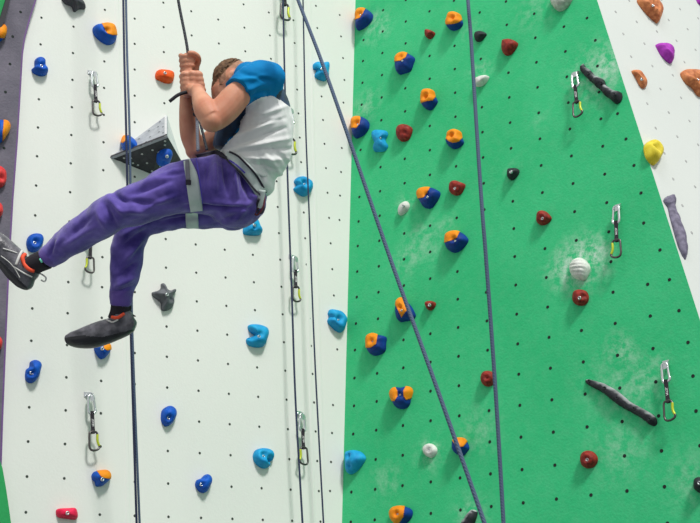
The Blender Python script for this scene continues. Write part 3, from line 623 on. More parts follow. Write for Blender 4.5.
hold('climbing_hold', RT, [(697.5, -2), (701, -6), (708, -5), (710, 1), (706, 6), (700, 3.5), (698, 1)], (704, 0), .04, 'purple', 'purple hold cut off by the top right corner', noise_amp=.001)
hold('climbing_hold', RT, [(645.8, 145), (649, 141), (654, 139.3), (659.5, 143), (662.9, 150), (661, 157), (657.5, 163), (654, 163.8), (648.5, 158), (646, 151)], (654.5, 151), .06, 'yellow', 'yellow lumpy hold on the edge of the right white wall', noise_amp=.004, dimples=[(657, 148, .3, .5), (652, 155, .2, .2)])
longhold(RT, [(668, 195.5, 4.6), (670.5, 200, 5.2), (672, 206, 3.0), (674.5, 215, 3.4), (678, 226, 3.9), (681.5, 238, 4.0), (684, 247, 3.4), (687, 259, 1.2)], .03, 'lav', 'long thin grey-lavender spike hold on the right white wall', hk=.8)

# ------------------------------------------------------------------ quickdraws
qd_black = mat('black_webbing', (44, 40, 48), rough=.9, bump=.4, bscale=500)
qd_silver = mat('polished_aluminium', (214, 218, 220), rough=.28, metal=.9, var=.05)
qd_dark = mat('dark_anodised_aluminium', (96, 92, 92), rough=.35, metal=.85, var=.08)
qd_lime = mat('lime_gate_anodised', (190, 202, 50), rough=.4, metal=.2, var=.05)
qd_white = mat('white_woven_lettering', (226, 226, 226), rough=.8)
def frame_tube(pts, r, closed=False, N=8):
    """tube mesh along world-space points"""
    V = []; Fs = []; n = len(pts); pn = None
    for i, p in enumerate(pts):
        a = pts[(i - 1) % n] if closed or i > 0 else pts[i]; b = pts[(i + 1) % n] if closed or i < n - 1 else pts[i]
        t = (b - a).normalized()
        if pn is None: pn = t.orthogonal().normalized()
        pn = (pn - t * pn.dot(t)).normalized(); bn = t.cross(pn)
        rr = r[i] if isinstance(r, (list, tuple)) else r
        V += [p + (pn * math.cos(k * 2 * math.pi / N) + bn * math.sin(k * 2 * math.pi / N)) * rr for k in range(N)]
    for i in range(n if closed else n - 1):
        j = (i + 1) % n
        for k in range(N): Fs.append((i * N + k, i * N + (k + 1) % N, j * N + (k + 1) % N, j * N + k))
    if not closed: Fs += [tuple(range(N))[::-1], tuple((n - 1) * N + k for k in range(N))]
    return V, Fs
def catmull(pts, m):
    out = []; N = len(pts)
    for i in range(N - 1):
        p = [pts[max(i - 1, 0)], pts[i], pts[i + 1], pts[min(i + 2, N - 1)]]
        for k in range(m):
            f = k / m
            out.append(tuple(.5 * ((2 * b) + (-a + c) * f + (2 * a - 5 * b + 4 * c - d) * f * f + (-a + 3 * b - 3 * c + d) * f ** 3) for a, b, c, d in zip(*p)))
    out.append(tuple(pts[-1])); return out
def quickdraw(plane, top, bot, label, group, flip=False, txt=True, L=None):
    """hanger, upper biner, sling, lower biner with gate; top/bot = pixel ends; built in the wall's own frame"""
    T = plane.at(*top, .03) - plane.n * .03; Bt = plane.at(*bot, .045) - plane.n * .03
    v = (T - Bt); Lr = v.length; v = v.normalized(); n0 = plane.n; s = v.cross(n0).normalized(); n = s.cross(v).normalized()
    if n.dot(n0) < 0: n = -n
    K = Lr / .272
    def W(x, y, z): return T + s * (x * K) + v * (-y * K) + n * (z * K)   # x right-ish, y downwards, z off the wall
    if (plane.at(top[0] + 5, top[1]) - T).dot(s) < 0: s = -s
    fx = -1 if flip else 1
    root = empty('quickdraw', T); tag(root, label, 'quickdraw', group)
    # bolt hanger: bent plate with a bolt head
    prof = [(-.022, -.004, .001), (.010, -.004, .001), (.014, .002, .010), (.014, .014, .026), (.008, .024, .034), (-.006, .026, .034)]
    V = [W(x, y - .012, z) for (x, y, z) in prof] + [W(x, y + .012, z) for (x, y, z) in prof] + [W(x + .003, y - .012, z + .003) for (x, y, z) in prof] + [W(x + .003, y + .012, z + .003) for (x, y, z) in prof]
    n6 = len(prof); Fs = []
    for i in range(n6 - 1):
        Fs += [(i, i + 1, n6 + i + 1, n6 + i), (2 * n6 + i, 3 * n6 + i, 3 * n6 + i + 1, 2 * n6 + i + 1), (i, 2 * n6 + i, 2 * n6 + i + 1, i + 1), (n6 + i, n6 + i + 1, 3 * n6 + i + 1, 3 * n6 + i)]
    Fs += [(0, n6, 3 * n6, 2 * n6), (n6 - 1, 3 * n6 - 1, 4 * n6 - 1, 2 * n6 - 1)]
    hg_ = mk('bolt_hanger', V, Fs, qd_silver, parent=root, smooth=False)
    V = []; N = 6
    for z in (.0, .014): V += [W(-.006 + .008 * math.cos(a), .008 * math.sin(a), z) for a in [k * math.pi / 3 for k in range(6)]]
    mk('bolt_head', V, [(0, 1, 7, 6), (1, 2, 8, 7), (2, 3, 9, 8), (3, 4, 10, 9), (4, 5, 11, 10), (5, 0, 6, 11), (6, 7, 8, 9, 10, 11), (5, 4, 3, 2, 1, 0)], steel, parent=hg_, smooth=False)
    def biner(name, y0, y1, wid, m, gm, zc, D, gname, r=.0052):
        h = y1 - y0
        body = [(fx * wid * .45, y0 + h * .18), (fx * wid * .35, y0 + h * .05), (0, y0), (-fx * wid * .36, y0 + h * .06), (-fx * wid * .45, y0 + h * .2), (-fx * wid * .48, y0 + h * .5), (-fx * wid * .5, y0 + h * .8), (-fx * wid * .35, y1 - h * .04), (0, y1), (fx * wid * .42, y1 - h * .06), (fx * wid * .62, y1 - h * .17), (fx * wid * .58, y1 - h * .27)]
        pts = [W(x, y, zc) for x, y in catmull(body, 5)]
        V, Fs = frame_tube(pts, r * K); o = mk(name, V, Fs, m, parent=root)
        if D: gate = [(fx * wid * .46, y0 + h * .16), (fx * wid * .42, y0 + h * .4), (fx * wid * .46, y0 + h * .58), (fx * wid * .6, y1 - h * .24)]
        else: gate = [(fx * wid * .45, y0 + h * .17), (fx * wid * .5, y0 + h * .45), (fx * wid * .58, y1 - h * .26)]
        V, Fs = frame_tube([W(x, y, zc) for x, y in catmull(gate, 5)], r * K * (1.15 if D else .85)); mk(gname, V, Fs, gm, parent=o)
    biner('top_carabiner', .008, .098, .030, qd_silver, qd_silver, .030, False, 'gate', r=.0066)
    biner('rope_carabiner', .182, .272, .044, qd_dark, qd_lime, .034, True, 'lime_gate')
    # sling: flat sewn webbing
    V = []; ys = [.086, .096, .104, .12, .14, .16, .176, .184, .192]; ws = [.0075, .009, .009, .0085, .0085, .0085, .009, .009, .0075]; ts = [.006, .005, .0035, .0028, .0028, .0028, .0035, .006, .007]
    for y, w_, t_ in zip(ys, ws, ts):
        for (a, b) in ((-1, -1), (-.6, -1.0), (.6, -1.0), (1, -1), (1, 1), (.6, 1.0), (-.6, 1.0), (-1, 1)): V.append(W(a * w_, y, .032 + b * t_))
    m_ = len(ys); Fs = []
    for i in range(m_ - 1):
        for k in range(8): Fs.append((i * 8 + k, i * 8 + (k + 1) % 8, (i + 1) * 8 + (k + 1) % 8, (i + 1) * 8 + k))
    Fs += [tuple(range(8))[::-1], tuple((m_ - 1) * 8 + k for k in range(8))]
    sl_ = mk('sling', V, Fs, qd_black, parent=root, smooth=False)
    if txt:
        cu = bpy.data.curves.new('t', 'FONT'); cu.body = 'PETZL'; cu.size = .0135; cu.align_x = 'CENTER'; cu.align_y = 'CENTER'; cu.extrude = .0003; cu.offset = .0002
        to = bpy.data.objects.new('t', cu); col.objects.link(to); bpy.context.view_layer.update()
        me = bpy.data.meshes.new_from_object(to.evaluated_get(bpy.context.evaluated_depsgraph_get()))
        vs = [(q.co.x, q.co.y, q.co.z) for q in me.vertices]; fs = [tuple(p.vertices) for p in me.polygons]
        bpy.data.objects.remove(to); bpy.data.curves.remove(cu); bpy.data.meshes.remove(me)
        # reads bottom to top
        V = [W(y * 1.0 * (1), .14 - x * .98, .0352 + z) for x, y, z in vs]
        mk('lettering', V, fs, qd_white, parent=sl_, smooth=False)
    return root
QG, QW = 'quickdraws on the green wall', 'quickdraws on the white wall'
quickdraw(WH, (94, 71), (97, 116), 'quickdraw on the white wall below the blue and orange hold at top left', QW)
quickdraw(WH, (284, -27), (283.5, 21), 'quickdraw at the top edge beside the thin hanging rope, mostly cut off', QW, txt=False)
quickdraw(WH, (290, 108), (291, 155), 'quickdraw mostly hidden behind the climber\'s back', QW, txt=False)
quickdraw(WH, (91, 226), (90, 273), 'quickdraw whose carabiner shows under the climber\'s outstretched leg', QW, flip=True, txt=False)
quickdraw(WH, (295, 256), (296, 302), 'quickdraw between the two thin ropes at mid-height', QW)
quickdraw(WH, (91, 394), (94, 451), 'quickdraw low on the left of the white wall above the blue and orange hold', QW)
quickdraw(WH, (302, 413), (304, 465), 'lowest quickdraw between the two thin ropes', QW, flip=True)
quickdraw(GR, (574, 72), (578, 117), 'quickdraw left of the long black bone shaped hold', QG)
quickdraw(GR, (616, 205), (617, 258), 'quickdraw in the middle right of the green wall, lime gate on its left', QG, flip=True)
quickdraw(GR, (664, 362), (670, 421), 'quickdraw at the lower right of the green wall beside the branch hold', QG)

# ------------------------------------------------------------------ ropes
def rope_mat(name, c, c2):
    m = mat(name, c, rough=.7, spec=.3); nt = m.node_tree; b = base_of(m); L = nt.links
    tc = nt.nodes.new('ShaderNodeTexCoord'); wv = nt.nodes.new('ShaderNodeTexWave'); wv.inputs['Scale'].default_value = 75; wv.bands_direction = 'DIAGONAL'
    L.new(tc.outputs['Object'], wv.inputs['Vector'])
    mc = nt.nodes.new('ShaderNodeMix'); mc.data_type = 'RGBA'; L.new(wv.outputs['Fac'], mc.inputs[0]); mc.inputs[6].default_value = srgb(*c); mc.inputs[7].default_value = srgb(*c2)
    L.new(mc.outputs[2], b.inputs['Base Color'])
    bp = nt.nodes.new('ShaderNodeBump'); bp.inputs['Strength'].default_value = .4; bp.inputs['Distance'].default_value = .002
    L.new(wv.outputs['Fac'], bp.inputs['Height']); L.new(bp.outputs['Normal'], b.inputs['Normal'])
    return m
rp_b = rope_mat('navy_grey_rope', (66, 84, 112), (92, 108, 132))
rp_k = rope_mat('dark_navy_rope', (34, 40, 66), (58, 66, 96))
rp_d = rope_mat('black_grey_rope', (42, 44, 50), (88, 92, 98))
def wallrope(pix, h=.11): return [(x, y, (RW.inverted() @ (WH.at(x, y, h) - CAM)).z) for x, y in pix]
def rope(name, pix, r, m, label, group=None, parent=None, N=10, sub=8):
    pts = [P(*q) for q in catmull(pix, sub)]
    V, Fs = frame_tube(pts, r, N=N); o = mk(name, V, Fs, m, parent=parent, origin=pts[-1] if not parent else None)
    if label: tag(o, label, 'rope', group)
    return o
rope('climbing_rope', [(120, -330, 5.8), (123.3, 0, 5.25), (126.3, 135, 4.98), (129, 260, 4.9), (131, 340, 4.88), (136.6, 523, 4.8), (138.5, 575, 4.78)], .0050, rp_k, 'left strand of the double rope hanging before the white wall')
rope('climbing_rope', [(122.5, -330, 5.8), (126, 0, 5.25), (129.6, 135, 4.98), (131.4, 260, 4.9), (132.6, 340, 4.88), (139.6, 523, 4.8), (141.5, 575, 4.78)], .0050, rp_b, 'right strand of the double rope hanging before the white wall')
rope('climbing_rope', wallrope([(276, -330), (281.5, -60), (283, 0), (285, 90), (288, 190), (292, 300), (295.5, 400), (302.5, 523), (305, 575)]), .0050, rp_k, 'thin dark rope hanging on the white wall, just left of the quickdraws')
rope('climbing_rope', wallrope([(296, -330), (301, -60), (303, 0), (305.5, 120), (309, 210), (314, 340), (319, 440), (323.5, 523), (326, 575)], .12), .0042, rp_k, 'thin dark rope hanging on the white wall, right of the quickdraws')
rope('climbing_rope', [(452, -400, 4.6), (465, -60, 4.0), (468, 0, 3.8), (471, 39, 3.75), (477, 134, 3.6), (482, 208, 3.5), (486.3, 262, 3.45), (495.5, 390, 3.35), (503.5, 523, 3.25), (506, 575, 3.2)], .0062, rp_b, 'blue-grey rope hanging before the green wall')
rope('climbing_rope', [(150, -400, 4.6), (276, -60, 3.9), (298, 0, 3.7), (320, 57, 3.55), (346, 130, 3.4), (391.5, 262, 3.2), (438, 391, 3.0), (484.5, 523, 2.85), (502, 575, 2.8)], .0058, rp_b, 'taut blue-grey rope running diagonally across both walls')

# ------------------------------------------------------------------ climber
D0 = 4.1; SC = D0 / F                                          # metres per photo pixel at the climber
EX, EY, EZ = d2w((1, 0, 0)), d2w((0, -1, 0)), d2w((0, 0, 1))   # right, up, away
ORG = P(240, 190, D0)
def B(px, py, d=0): return P(px, py, D0 + d)              # point of the body, d metres behind its middle plane
def loft(V, Fs, secs, NS=20, sub=5, cap=True):
    """secs: (px, py, depth, half width px, half depth m). elliptical sections square to the path"""
    S = catmull(secs, sub); n = len(S); base = len(V)
    C_ = [B(s[0], s[1], s[2]) for s in S]
    for i, s in enumerate(S):
        t = (C_[min(i + 1, n - 1)] - C_[max(i - 1, 0)]).normalized()
        e = (EZ - t * EZ.dot(t)).normalized(); sd = t.cross(e).normalized()
        for k in range(NS):
            a = 2 * math.pi * k / NS; V.append(C_[i] + sd * (math.cos(a) * s[3] * SC) + e * (math.sin(a) * s[4]))
    for i in range(n - 1):
        for k in range(NS):
            Fs.append((base + i * NS + k, base + i * NS + (k + 1) % NS, base + (i + 1) * NS + (k + 1) % NS, base + (i + 1) * NS + k))
    Fs.append(tuple(base + k for k in range(NS))[::-1]); Fs.append(tuple(base + (n - 1) * NS + k for k in range(NS)))
def ball(V, Fs, c, rx, ry, rz, ax=None, N=18, M=12, rot=0):
    """ellipsoid: radii along right, up, away (m); rot rolls it in the picture plane"""
    b = len(V); X = EX * math.cos(rot) + EY * math.sin(rot); Y = -EX * math.sin(rot) + EY * math.cos(rot)
    for i in range(1, M):
        th = math.pi * i / M
        for k in range(N):
            ph = 2 * math.pi * k / N; V.append(c + X * (rx * math.sin(th) * math.cos(ph)) + Y * (ry * math.cos(th)) + EZ * (rz * math.sin(th) * math.sin(ph)))
    V.append(c + Y * ry); V.append(c - Y * ry)
    for i in range(M - 2):
        for k in range(N): Fs.append((b + i * N + k, b + i * N + (k + 1) % N, b + (i + 1) * N + (k + 1) % N, b + (i + 1) * N + k))
    t = b + (M - 1) * N
    for k in range(N): Fs.append((t, b + (k + 1) % N, b + k)); Fs.append((t + 1, b + (M - 2) * N + k, b + (M - 2) * N + (k + 1) % N))
def tube(V, Fs, pts, r, N=10):
    v, f = frame_tube(pts, r, N=N); b = len(V); V += v; Fs += [tuple(b + q for q in g) for g in f]
    for p, rr in ((pts[0], r[0] if isinstance(r, list) else r), (pts[-1], r[-1] if isinstance(r, list) else r)): ball(V, Fs, p, rr, rr, rr, N=10, M=8)
def skin_mesh(name, V, Fs, m, voxel, parent, smooth=4, disp=None, assign=None, mats=None, factor=.5, cut=None):
    """fuse overlapping closed shapes into one continuous surface"""
    og = parent_origin(parent)
    me = bpy.data.meshes.new('tmp'); me.from_pydata([v - og for v in V], [], Fs)
    bm = bmesh.new(); bm.from_mesh(me); bm.normal_update()
    bmesh.ops.recalc_face_normals(bm, faces=bm.faces); bm.to_mesh(me); bm.free()
    o = bpy.data.objects.new('tmp', me); col.objects.link(o)
    rm = o.modifiers.new('r', 'REMESH'); rm.mode = 'VOXEL'; rm.voxel_size = voxel; rm.use_smooth_shade = True
    if smooth:
        sm = o.modifiers.new('s', 'SMOOTH'); sm.factor = factor; sm.iterations = smooth
    bpy.context.view_layer.update()
    dg = bpy.context.evaluated_depsgraph_get()
    me2 = bpy.data.meshes.new_from_object(o.evaluated_get(dg)); bpy.data.objects.remove(o); bpy.data.meshes.remove(me)
    me2.name = name
    if disp:
        nn = [v.normal.copy() for v in me2.vertices]
        for v, q in zip(me2.vertices, nn):
            v.co = v.co + q * disp(v.co + og, q)
        me2.update()
    me2.materials.clear()
    for q in (mats or [m]): me2.materials.append(q)
    if assign:
        for p in me2.polygons: p.material_index = assign(p.center + og, p.normal)
    if cut:
        bm = bmesh.new(); bm.from_mesh(me2); bmesh.ops.delete(bm, geom=[f for f in bm.faces if cut(f.calc_center_median() + og)], context='FACES'); bm.to_mesh(me2); bm.free()
    me2.polygons.foreach_set('use_smooth', [True] * len(me2.polygons))
    ob = bpy.data.objects.new(name, me2); col.objects.link(ob); ob.parent = parent; ob['_o'] = tuple(og)
    return ob
def uv(p):                                                     # body-sheet coordinates (right, up) of a world point, in photo px at the climber's distance
    q = RW.inverted() @ (p - CAM); return CX + q.x / q.z * F, CY + q.y / q.z * F, q.z - D0

skin_m = mat('skin', (218, 160, 130), rough=.55, c2=(200, 132, 104), vscale=14, bump=.12, bscale=160, sub=.15, spec=.4)
hair_m = mat('short_brown_hair', (132, 100, 70), rough=.85, c2=(88, 64, 46), vscale=90, bump=.9, bscale=300)
stub_m = mat('shaved_side_hair', (190, 144, 116), rough=.8, c2=(156, 114, 90), vscale=80, bump=.5, bscale=400)
shirt_w = mat('white_jersey', (243, 245, 243), rough=.85, bump=.15, bscale=700, c2=(234, 238, 236), vscale=8, sheen=.2)
shirt_b = mat('blue_jersey', (0, 138, 200), rough=.75, bump=.15, bscale=700, c2=(0, 108, 172), vscale=8, spec=.15)
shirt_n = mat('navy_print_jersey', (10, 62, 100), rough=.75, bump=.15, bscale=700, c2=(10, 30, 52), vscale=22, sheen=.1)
pants_m = mat('purple_sweatpant_cotton', (118, 100, 190), rough=.95, bump=.35, bscale=450, c2=(68, 56, 138), vscale=16, sheen=.35, spec=.2)
cuff_m = mat('purple_ribbed_cuff', (110, 88, 170), rough=.95, bump=.5, bscale=500, c2=(90, 70, 152), vscale=20, sheen=.3, spec=.2)
shoe_m = mat('shoe_leather_with_sheen', (120, 118, 126), rough=.32, c2=(60, 60, 66), vscale=34, bump=.3, bscale=140)  # lighter grey of the mottle paints a sheen into the leather's colour
sole_m = mat('black_shoe_rubber', (44, 44, 50), rough=.4, c2=(30, 30, 34), vscale=20, bump=.2)
sock_m = mat('black_sock_knit', (38, 34, 42), rough=.95, bump=.5, bscale=500)
red_m = mat('orange_red_shoe_lining', (240, 84, 48), rough=.7, var=.06)
lace_m = mat('pale_shoe_lace', (214, 214, 210), rough=.8)
mint_m = mat('mint_sock_mark', (120, 224, 190), rough=.8)
har_w = mat('pale_grey_harness_padding', (208, 220, 216), rough=.75, bump=.3, bscale=500, c2=(194, 208, 204))
har_k = mat('dark_harness_webbing', (48, 44, 58), rough=.8, bump=.3, bscale=500)
har_p = mat('violet_harness_piping', (84, 70, 190), rough=.7)

person = empty('person', ORG)
tag(person, 'person in white and blue shirt and purple trousers swinging, both hands on the rope', 'person')

# --- body (skin): head, neck, trunk core, arms, hands, legs in one surface
V, Fs = [], []
HC = (239, 85.5)                                               # head: bowed forward to the left
ball(V, Fs, B(237, 84.5, -.01), .080, .092, .074, rot=math.radians(35))       # skull
ball(V, Fs, B(228.5, 92, -.01), .062, .082, .062, rot=math.radians(10))     # face mass
ball(V, Fs, B(226.5, 104, -.01), .036, .036, .040, rot=.3)                      # chin
tube(V, Fs, [B(218, 88, -.01), B(214.5, 94, -.01), B(215.5, 97.5, -.01)], [.012, .013, .014])   # nose
ball(V, Fs, B(219, 101.5, -.01), .013, .009, .022)                              # lips
ball(V, Fs, B(219.5, 85.5, -.035), .016, .009, .018); ball(V, Fs, B(219.5, 85.5, .015), .016, .009, .018)  # brow ridges
ball(V, Fs, B(225, 94, -.058), .022, .018, .014)                                # cheek
# near ear
ball(V, Fs, B(231, 75.5, -.078), .013, .021, .016, rot=-.5); ball(V, Fs, B(230.2, 77.5, -.088), .007, .011, .008, rot=-.5)
loft(V, Fs, [(240, 92, 0, 17, .058), (250, 98, 0, 16, .062), (262, 104, 0, 18, .08)])
loft(V, Fs, [(262, 98, 0, 18, .14), (264, 122, 0, 21, .14), (255, 150, 0, 22, .13), (243, 172, 0, 22, .13), (236, 192, 0, 22, .13)])
# near (left) arm
loft(V, Fs, [(258, 82, -.15, 8, .045), (248, 87, -.20, 10.5, .050), (237, 96, -.235, 13, .053), (226, 108, -.26, 13.6, .052), (216, 117, -.285, 12.6, .046), (211, 120.5, -.30, 11.0, .044)])
loft(V, Fs, [(213, 120, -.305, 10.6, .044), (207, 111, -.28, 11.6, .044), (202.5, 103, -.22, 9.6, .038), (199, 95, -.16, 7.3, .030), (197.5, 90, -.125, 6.8, .026)])
ball(V, Fs, B(211.8, 121, -.302), 10.9 * SC, 10.6 * SC, .044)
ball(V, Fs, B(194.6, 150.5, .058), 9.4 * SC, 9.4 * SC, .042)
# far (right) arm
loft(V, Fs, [(252, 96, .16, 14, .05), (236, 118, .17, 13, .05), (218, 136, .14, 12, .048), (203, 147, .09, 11, .044), (195, 150, .06, 9.5, .042)])
loft(V, Fs, [(195.5, 151, .06, 9, .042), (190.5, 135, .05, 10.4, .044), (188, 115, .04, 9, .038), (187, 97, .03, 7.2, .03), (187.2, 86, .03, 6.4, .026), (187.6, 80, .03, 6.6, .027)])
# hands closed round the rope
RT_, RB_ = B(187.6, 50, 0), B(192.8, 108, 0); rax = (RB_ - RT_).normalized()
def ropept(py): t = (py - 50) / 58; return RT_ + (RB_ - RT_) * t
q2 = (EZ - rax * EZ.dot(rax)).normalized(); q1 = q2.cross(rax).normalized()
if q1.dot(EX) < 0: q1 = -q1
def fist(py0, palm_a, sense, out, thumb_up=True, scale=1.0):
    """four fingers curled round the rope from the palm side; angles in degrees about the rope (0 right, 90 away)"""
    def ring(a, r): a = math.radians(a); return q1 * (math.cos(a) * r) + q2 * (math.sin(a) * r)
    lens = [228, 245, 232, 200]
    for i in range(4):
        c = ropept(py0) + rax * (.0185 * i * scale)
        k = [0, -.002, -.001, .001][i]
        pts = []; rs = []
        for j in range(13):
            f = j / 12; a = palm_a + sense * (lens[i] * f - 8)
            sq = .0205 + .0075 * abs(math.cos(math.radians((a - palm_a) * 1.0))) * (1 - f) + (.004 if j in (3, 4) else 0)
            pts.append(c + ring(a, sq * scale) + rax * ((.012 - .003 * i) * f)); rs.append((.0100 - .0028 * f - (.0010 if i == 3 else 0)) * scale)
        tube(V, Fs, pts, rs)
        ball(V, Fs, c + ring(palm_a + sense * 62, .0285 * scale), .0095 * scale, .0090 * scale, .0095 * scale)   # knuckle
    # palm: slab from finger roots back to the wrist
    for i in range(5):
        c = ropept(py0) + rax * (.016 * i * scale)
        ball(V, Fs, c + ring(palm_a, .034 * scale) , .0185 * scale, .0135 * scale, .0185 * scale)
        ball(V, Fs, c + ring(palm_a - sense * 38, .036 * scale), .016 * scale, .0135 * scale, .016 * scale)
    # thumb: leaves the side of the palm at the top, crosses the other way round over the index finger
    tp = []
    c0 = ropept(py0) + rax * .026 * scale
    for j, (a, r, up) in enumerate([(-48, .036, .012), (-78, .036, -.004), (-112, .034, -.016), (-146, .031, -.024), (-170, .029, -.026)]):
        tp.append(c0 + ring(palm_a + sense * a, r * scale) + rax * up * scale)
    tube(V, Fs, [Vector(p) for p in catmull([tuple(t) for t in tp], 3)], [.0125 * scale - .0003 * scale * i for i in range(13)])
    return ropept(py0) + rax * .034 + ring(palm_a, .034)
# right hand on top: palm away from us, fingers come round the left to the front
pr = fist(54.5, 100, 1, 1)
tube(V, Fs, [pr, pr + rax * .03 + q1 * -.002, B(187.4, 82, .03)], [.021, .020, .020])
# left hand below: palm towards us and right, fingers go left and round behind
pl_ = fist(76, -108, -1, 1, scale=1.06)
tube(V, Fs, [pl_, pl_ + rax * .018 + q1 * .01, B(197.6, 91.5, -.12)], [.023, .022, .021])
for i_ in range(4): ball(V, Fs, ropept(77 + i_ * 5) + q1 * (.030 + i_ * .002) - q2 * .030, .021, .016, .020)
# legs inside the trousers, down to the ankles
loft(V, Fs, [(238, 190, -.08, 22, .08), (180, 189, -.10, 18, .07), (120, 208, -.12, 13, .055), (80, 233, -.08, 11, .045), (45, 257, -.03, 8.5, .033), (33, 265, -.02, 9, .034)])
loft(V, Fs, [(234, 200, .09, 22, .08), (170, 213, .09, 16, .06), (136, 222, .09, 13, .05), (127, 265, .10, 10, .042), (121, 305, .11, 8, .033), (119, 316, .11, 9, .034)])
def skin_assign(p, n):
    x, y, d = uv(p)
    # hair cap over the crown and back of the head, shaved side below it
    if y < 101 and x > 212 and x < 262 and d > -.11:
        c = B(237, 84.5, -.01); q = p - c; a = q.dot(EX) / SC; b = q.dot(EY) / SC
        if y < 92 or True:
            t = -a * .72 + b * .69                               # towards the crown
            if t > 14.5 and y < 90: return 1
            if x > 219 and t > 8.5 and not (abs(x - 231) < 5 and abs(y - 75.5) < 7.5 and d < -.06): return 2
    return 0
skin_mesh('body', V, Fs, skin_m, .0036, person, smooth=3, mats=[skin_m, hair_m, stub_m], assign=skin_assign)
# hair as its own raised cap
V, Fs = [], []
ball(V, Fs, B(236.2, 83.4, -.008), .083, .095, .077, rot=math.radians(35), N=32, M=24)
def hair_cut(p):
    q = p - B(237, 84.5, -.01); t = -q.dot(EX) / SC * .72 + q.dot(EY) / SC * .69
    return t < 15.5 + abs(q.dot(EZ)) * 30 + noise.noise(p * 60) * 4 + noise.noise(p * 200) * 3
hair = skin_mesh('hair', V, Fs, hair_m, .004, person, smooth=1, disp=lambda p, n: noise.noise(p * 120) * .003 + noise.noise(p * 35) * .002 - .002, cut=hair_cut)
# eye and brow (closed eye looking down)
V, Fs = [], []
tube(V, Fs, [B(218, 85, -.056), B(221, 84.2, -.066), B(224, 84.5, -.070)], .0022); mk('eyebrow', V, Fs, hair_m, parent=person)
V, Fs = [], []
tube(V, Fs, [B(218.6, 89.2, -.050), B(220.5, 89.9, -.058), B(222.6, 89.4, -.064)], .0016); mk('eyelashes', V, Fs, sole_m, parent=person)

# --- trousers
V, Fs = [], []
loft(V, Fs, [(246, 168, 0, 25, .155), (240, 180, 0, 31, .165), (233, 192, 0, 36, .17), (226, 198, 0, 34, .16)], NS=28)
ball(V, Fs, B(236, 198, -.06), 30 * SC, 31 * SC, .115); ball(V, Fs, B(233, 202, .07), 28 * SC, 29 * SC, .10)
loft(V, Fs, [(236, 186, -.07, 31, .11), (208, 186, -.10, 29, .105), (180, 188, -.11, 26, .10), (150, 199.5, -.12, 20.5, .088), (128, 207, -.13, 19.5, .082), (112, 213, -.125, 18.6, .078), (95, 225, -.105, 17.5, .072), (72, 239.5, -.07, 15.2, .062), (58, 250.5, -.045, 12.8, .052), (51, 256, -.038, 11.2, .046), (46, 259.8, -.035, 10.4, .044)], NS=26)
loft(V, Fs, [(234, 200, .08, 29, .10), (205, 208, .09, 22, .095), (175, 211, .09, 19, .088), (150, 217, .09, 18, .082), (136, 225, .085, 18, .078), (130, 240, .09, 17.5, .074), (128, 258, .10, 16, .066), (125.5, 276, .105, 14.2, .058), (122.5, 290, .11, 12.4, .05), (121, 305, .115, 10.8, .045)], NS=26)
def fold(x, y, x0, y0, x1, y1, w, a):
    dx, dy = x1 - x0, y1 - y0; l2 = dx * dx + dy * dy; t = max(0, min(1, ((x - x0) * dx + (y - y0) * dy) / l2))
    px, py = x0 + dx * t, y0 + dy * t; d = math.hypot(x - px, y - py)
    return a * math.exp(-(d / w) ** 2) * math.sin(math.pi * min(1, max(0, t * .8 + .1)))
PF = [(232, 156, 237, 196, 2.6, .017), (223, 158, 228, 194, 2.2, -.015), (215, 158, 216, 192, 2.4, .014), (208, 162, 205, 190, 2.0, -.012), (240, 164, 250, 198, 2.4, -.014),
      (184, 206, 250, 208, 2.0, -.013), (198, 200, 240, 205, 3, .006), (180, 170, 130, 190, 3.5, .008), (172, 180, 128, 196, 2.5, -.008), (160, 205, 122, 200, 3, -.009), (150, 212, 118, 210, 3, .008),
      (112, 192, 128, 204, 2.6, -.010), (108, 198, 124, 214, 2.6, .009), (104, 204, 116, 224, 2.6, -.009), (98, 212, 108, 230, 3, .008), (92, 216, 70, 236, 3, -.007), (96, 226, 60, 248, 2.6, .007), (60, 238, 54, 252, 2.2, .007), (54, 240, 50, 256, 1.8, -.006),
      (148, 222, 122, 236, 3, .008), (146, 230, 120, 248, 2.6, -.009), (142, 240, 124, 262, 2.6, .008), (138, 262, 116, 278, 2.6, -.008), (136, 276, 114, 288, 2.4, .008), (134, 286, 112, 294, 1.8, -.006), (112, 240, 112, 280, 3, .006),
      (190, 170, 160, 178, 2, -.006), (176, 196, 140, 210, 2.6, .008), (196, 216, 160, 222, 2.2, -.008), (240, 214, 214, 224, 3, -.006), (256, 196, 236, 220, 3, .006)]
def pdisp(p, n):
    x, y, d = uv(p); s = 0
    for f in PF: s += fold(x, y, *f)
    s *= 1.35 if n.dot(EZ) < .2 else .5
    return s + noise.noise(p * 14) * .007 + noise.noise(p * 34) * .0025
def cuff_assign(p, n):
    x, y, d = uv(p)
    if (x < 56 and (x - 40) * .76 - (y - 262) * .64 < 9.5): return 1
    if y > 291: return 1
    return 0
def belt_line(x, y): return (x - 222) * .695 - (y - 150) * .719   # >0 above the waist line (222,150)-(266,192)
skin_mesh('trousers', V, Fs, pants_m, .0048, person, smooth=4, disp=pdisp, mats=[pants_m, cuff_m], assign=cuff_assign)

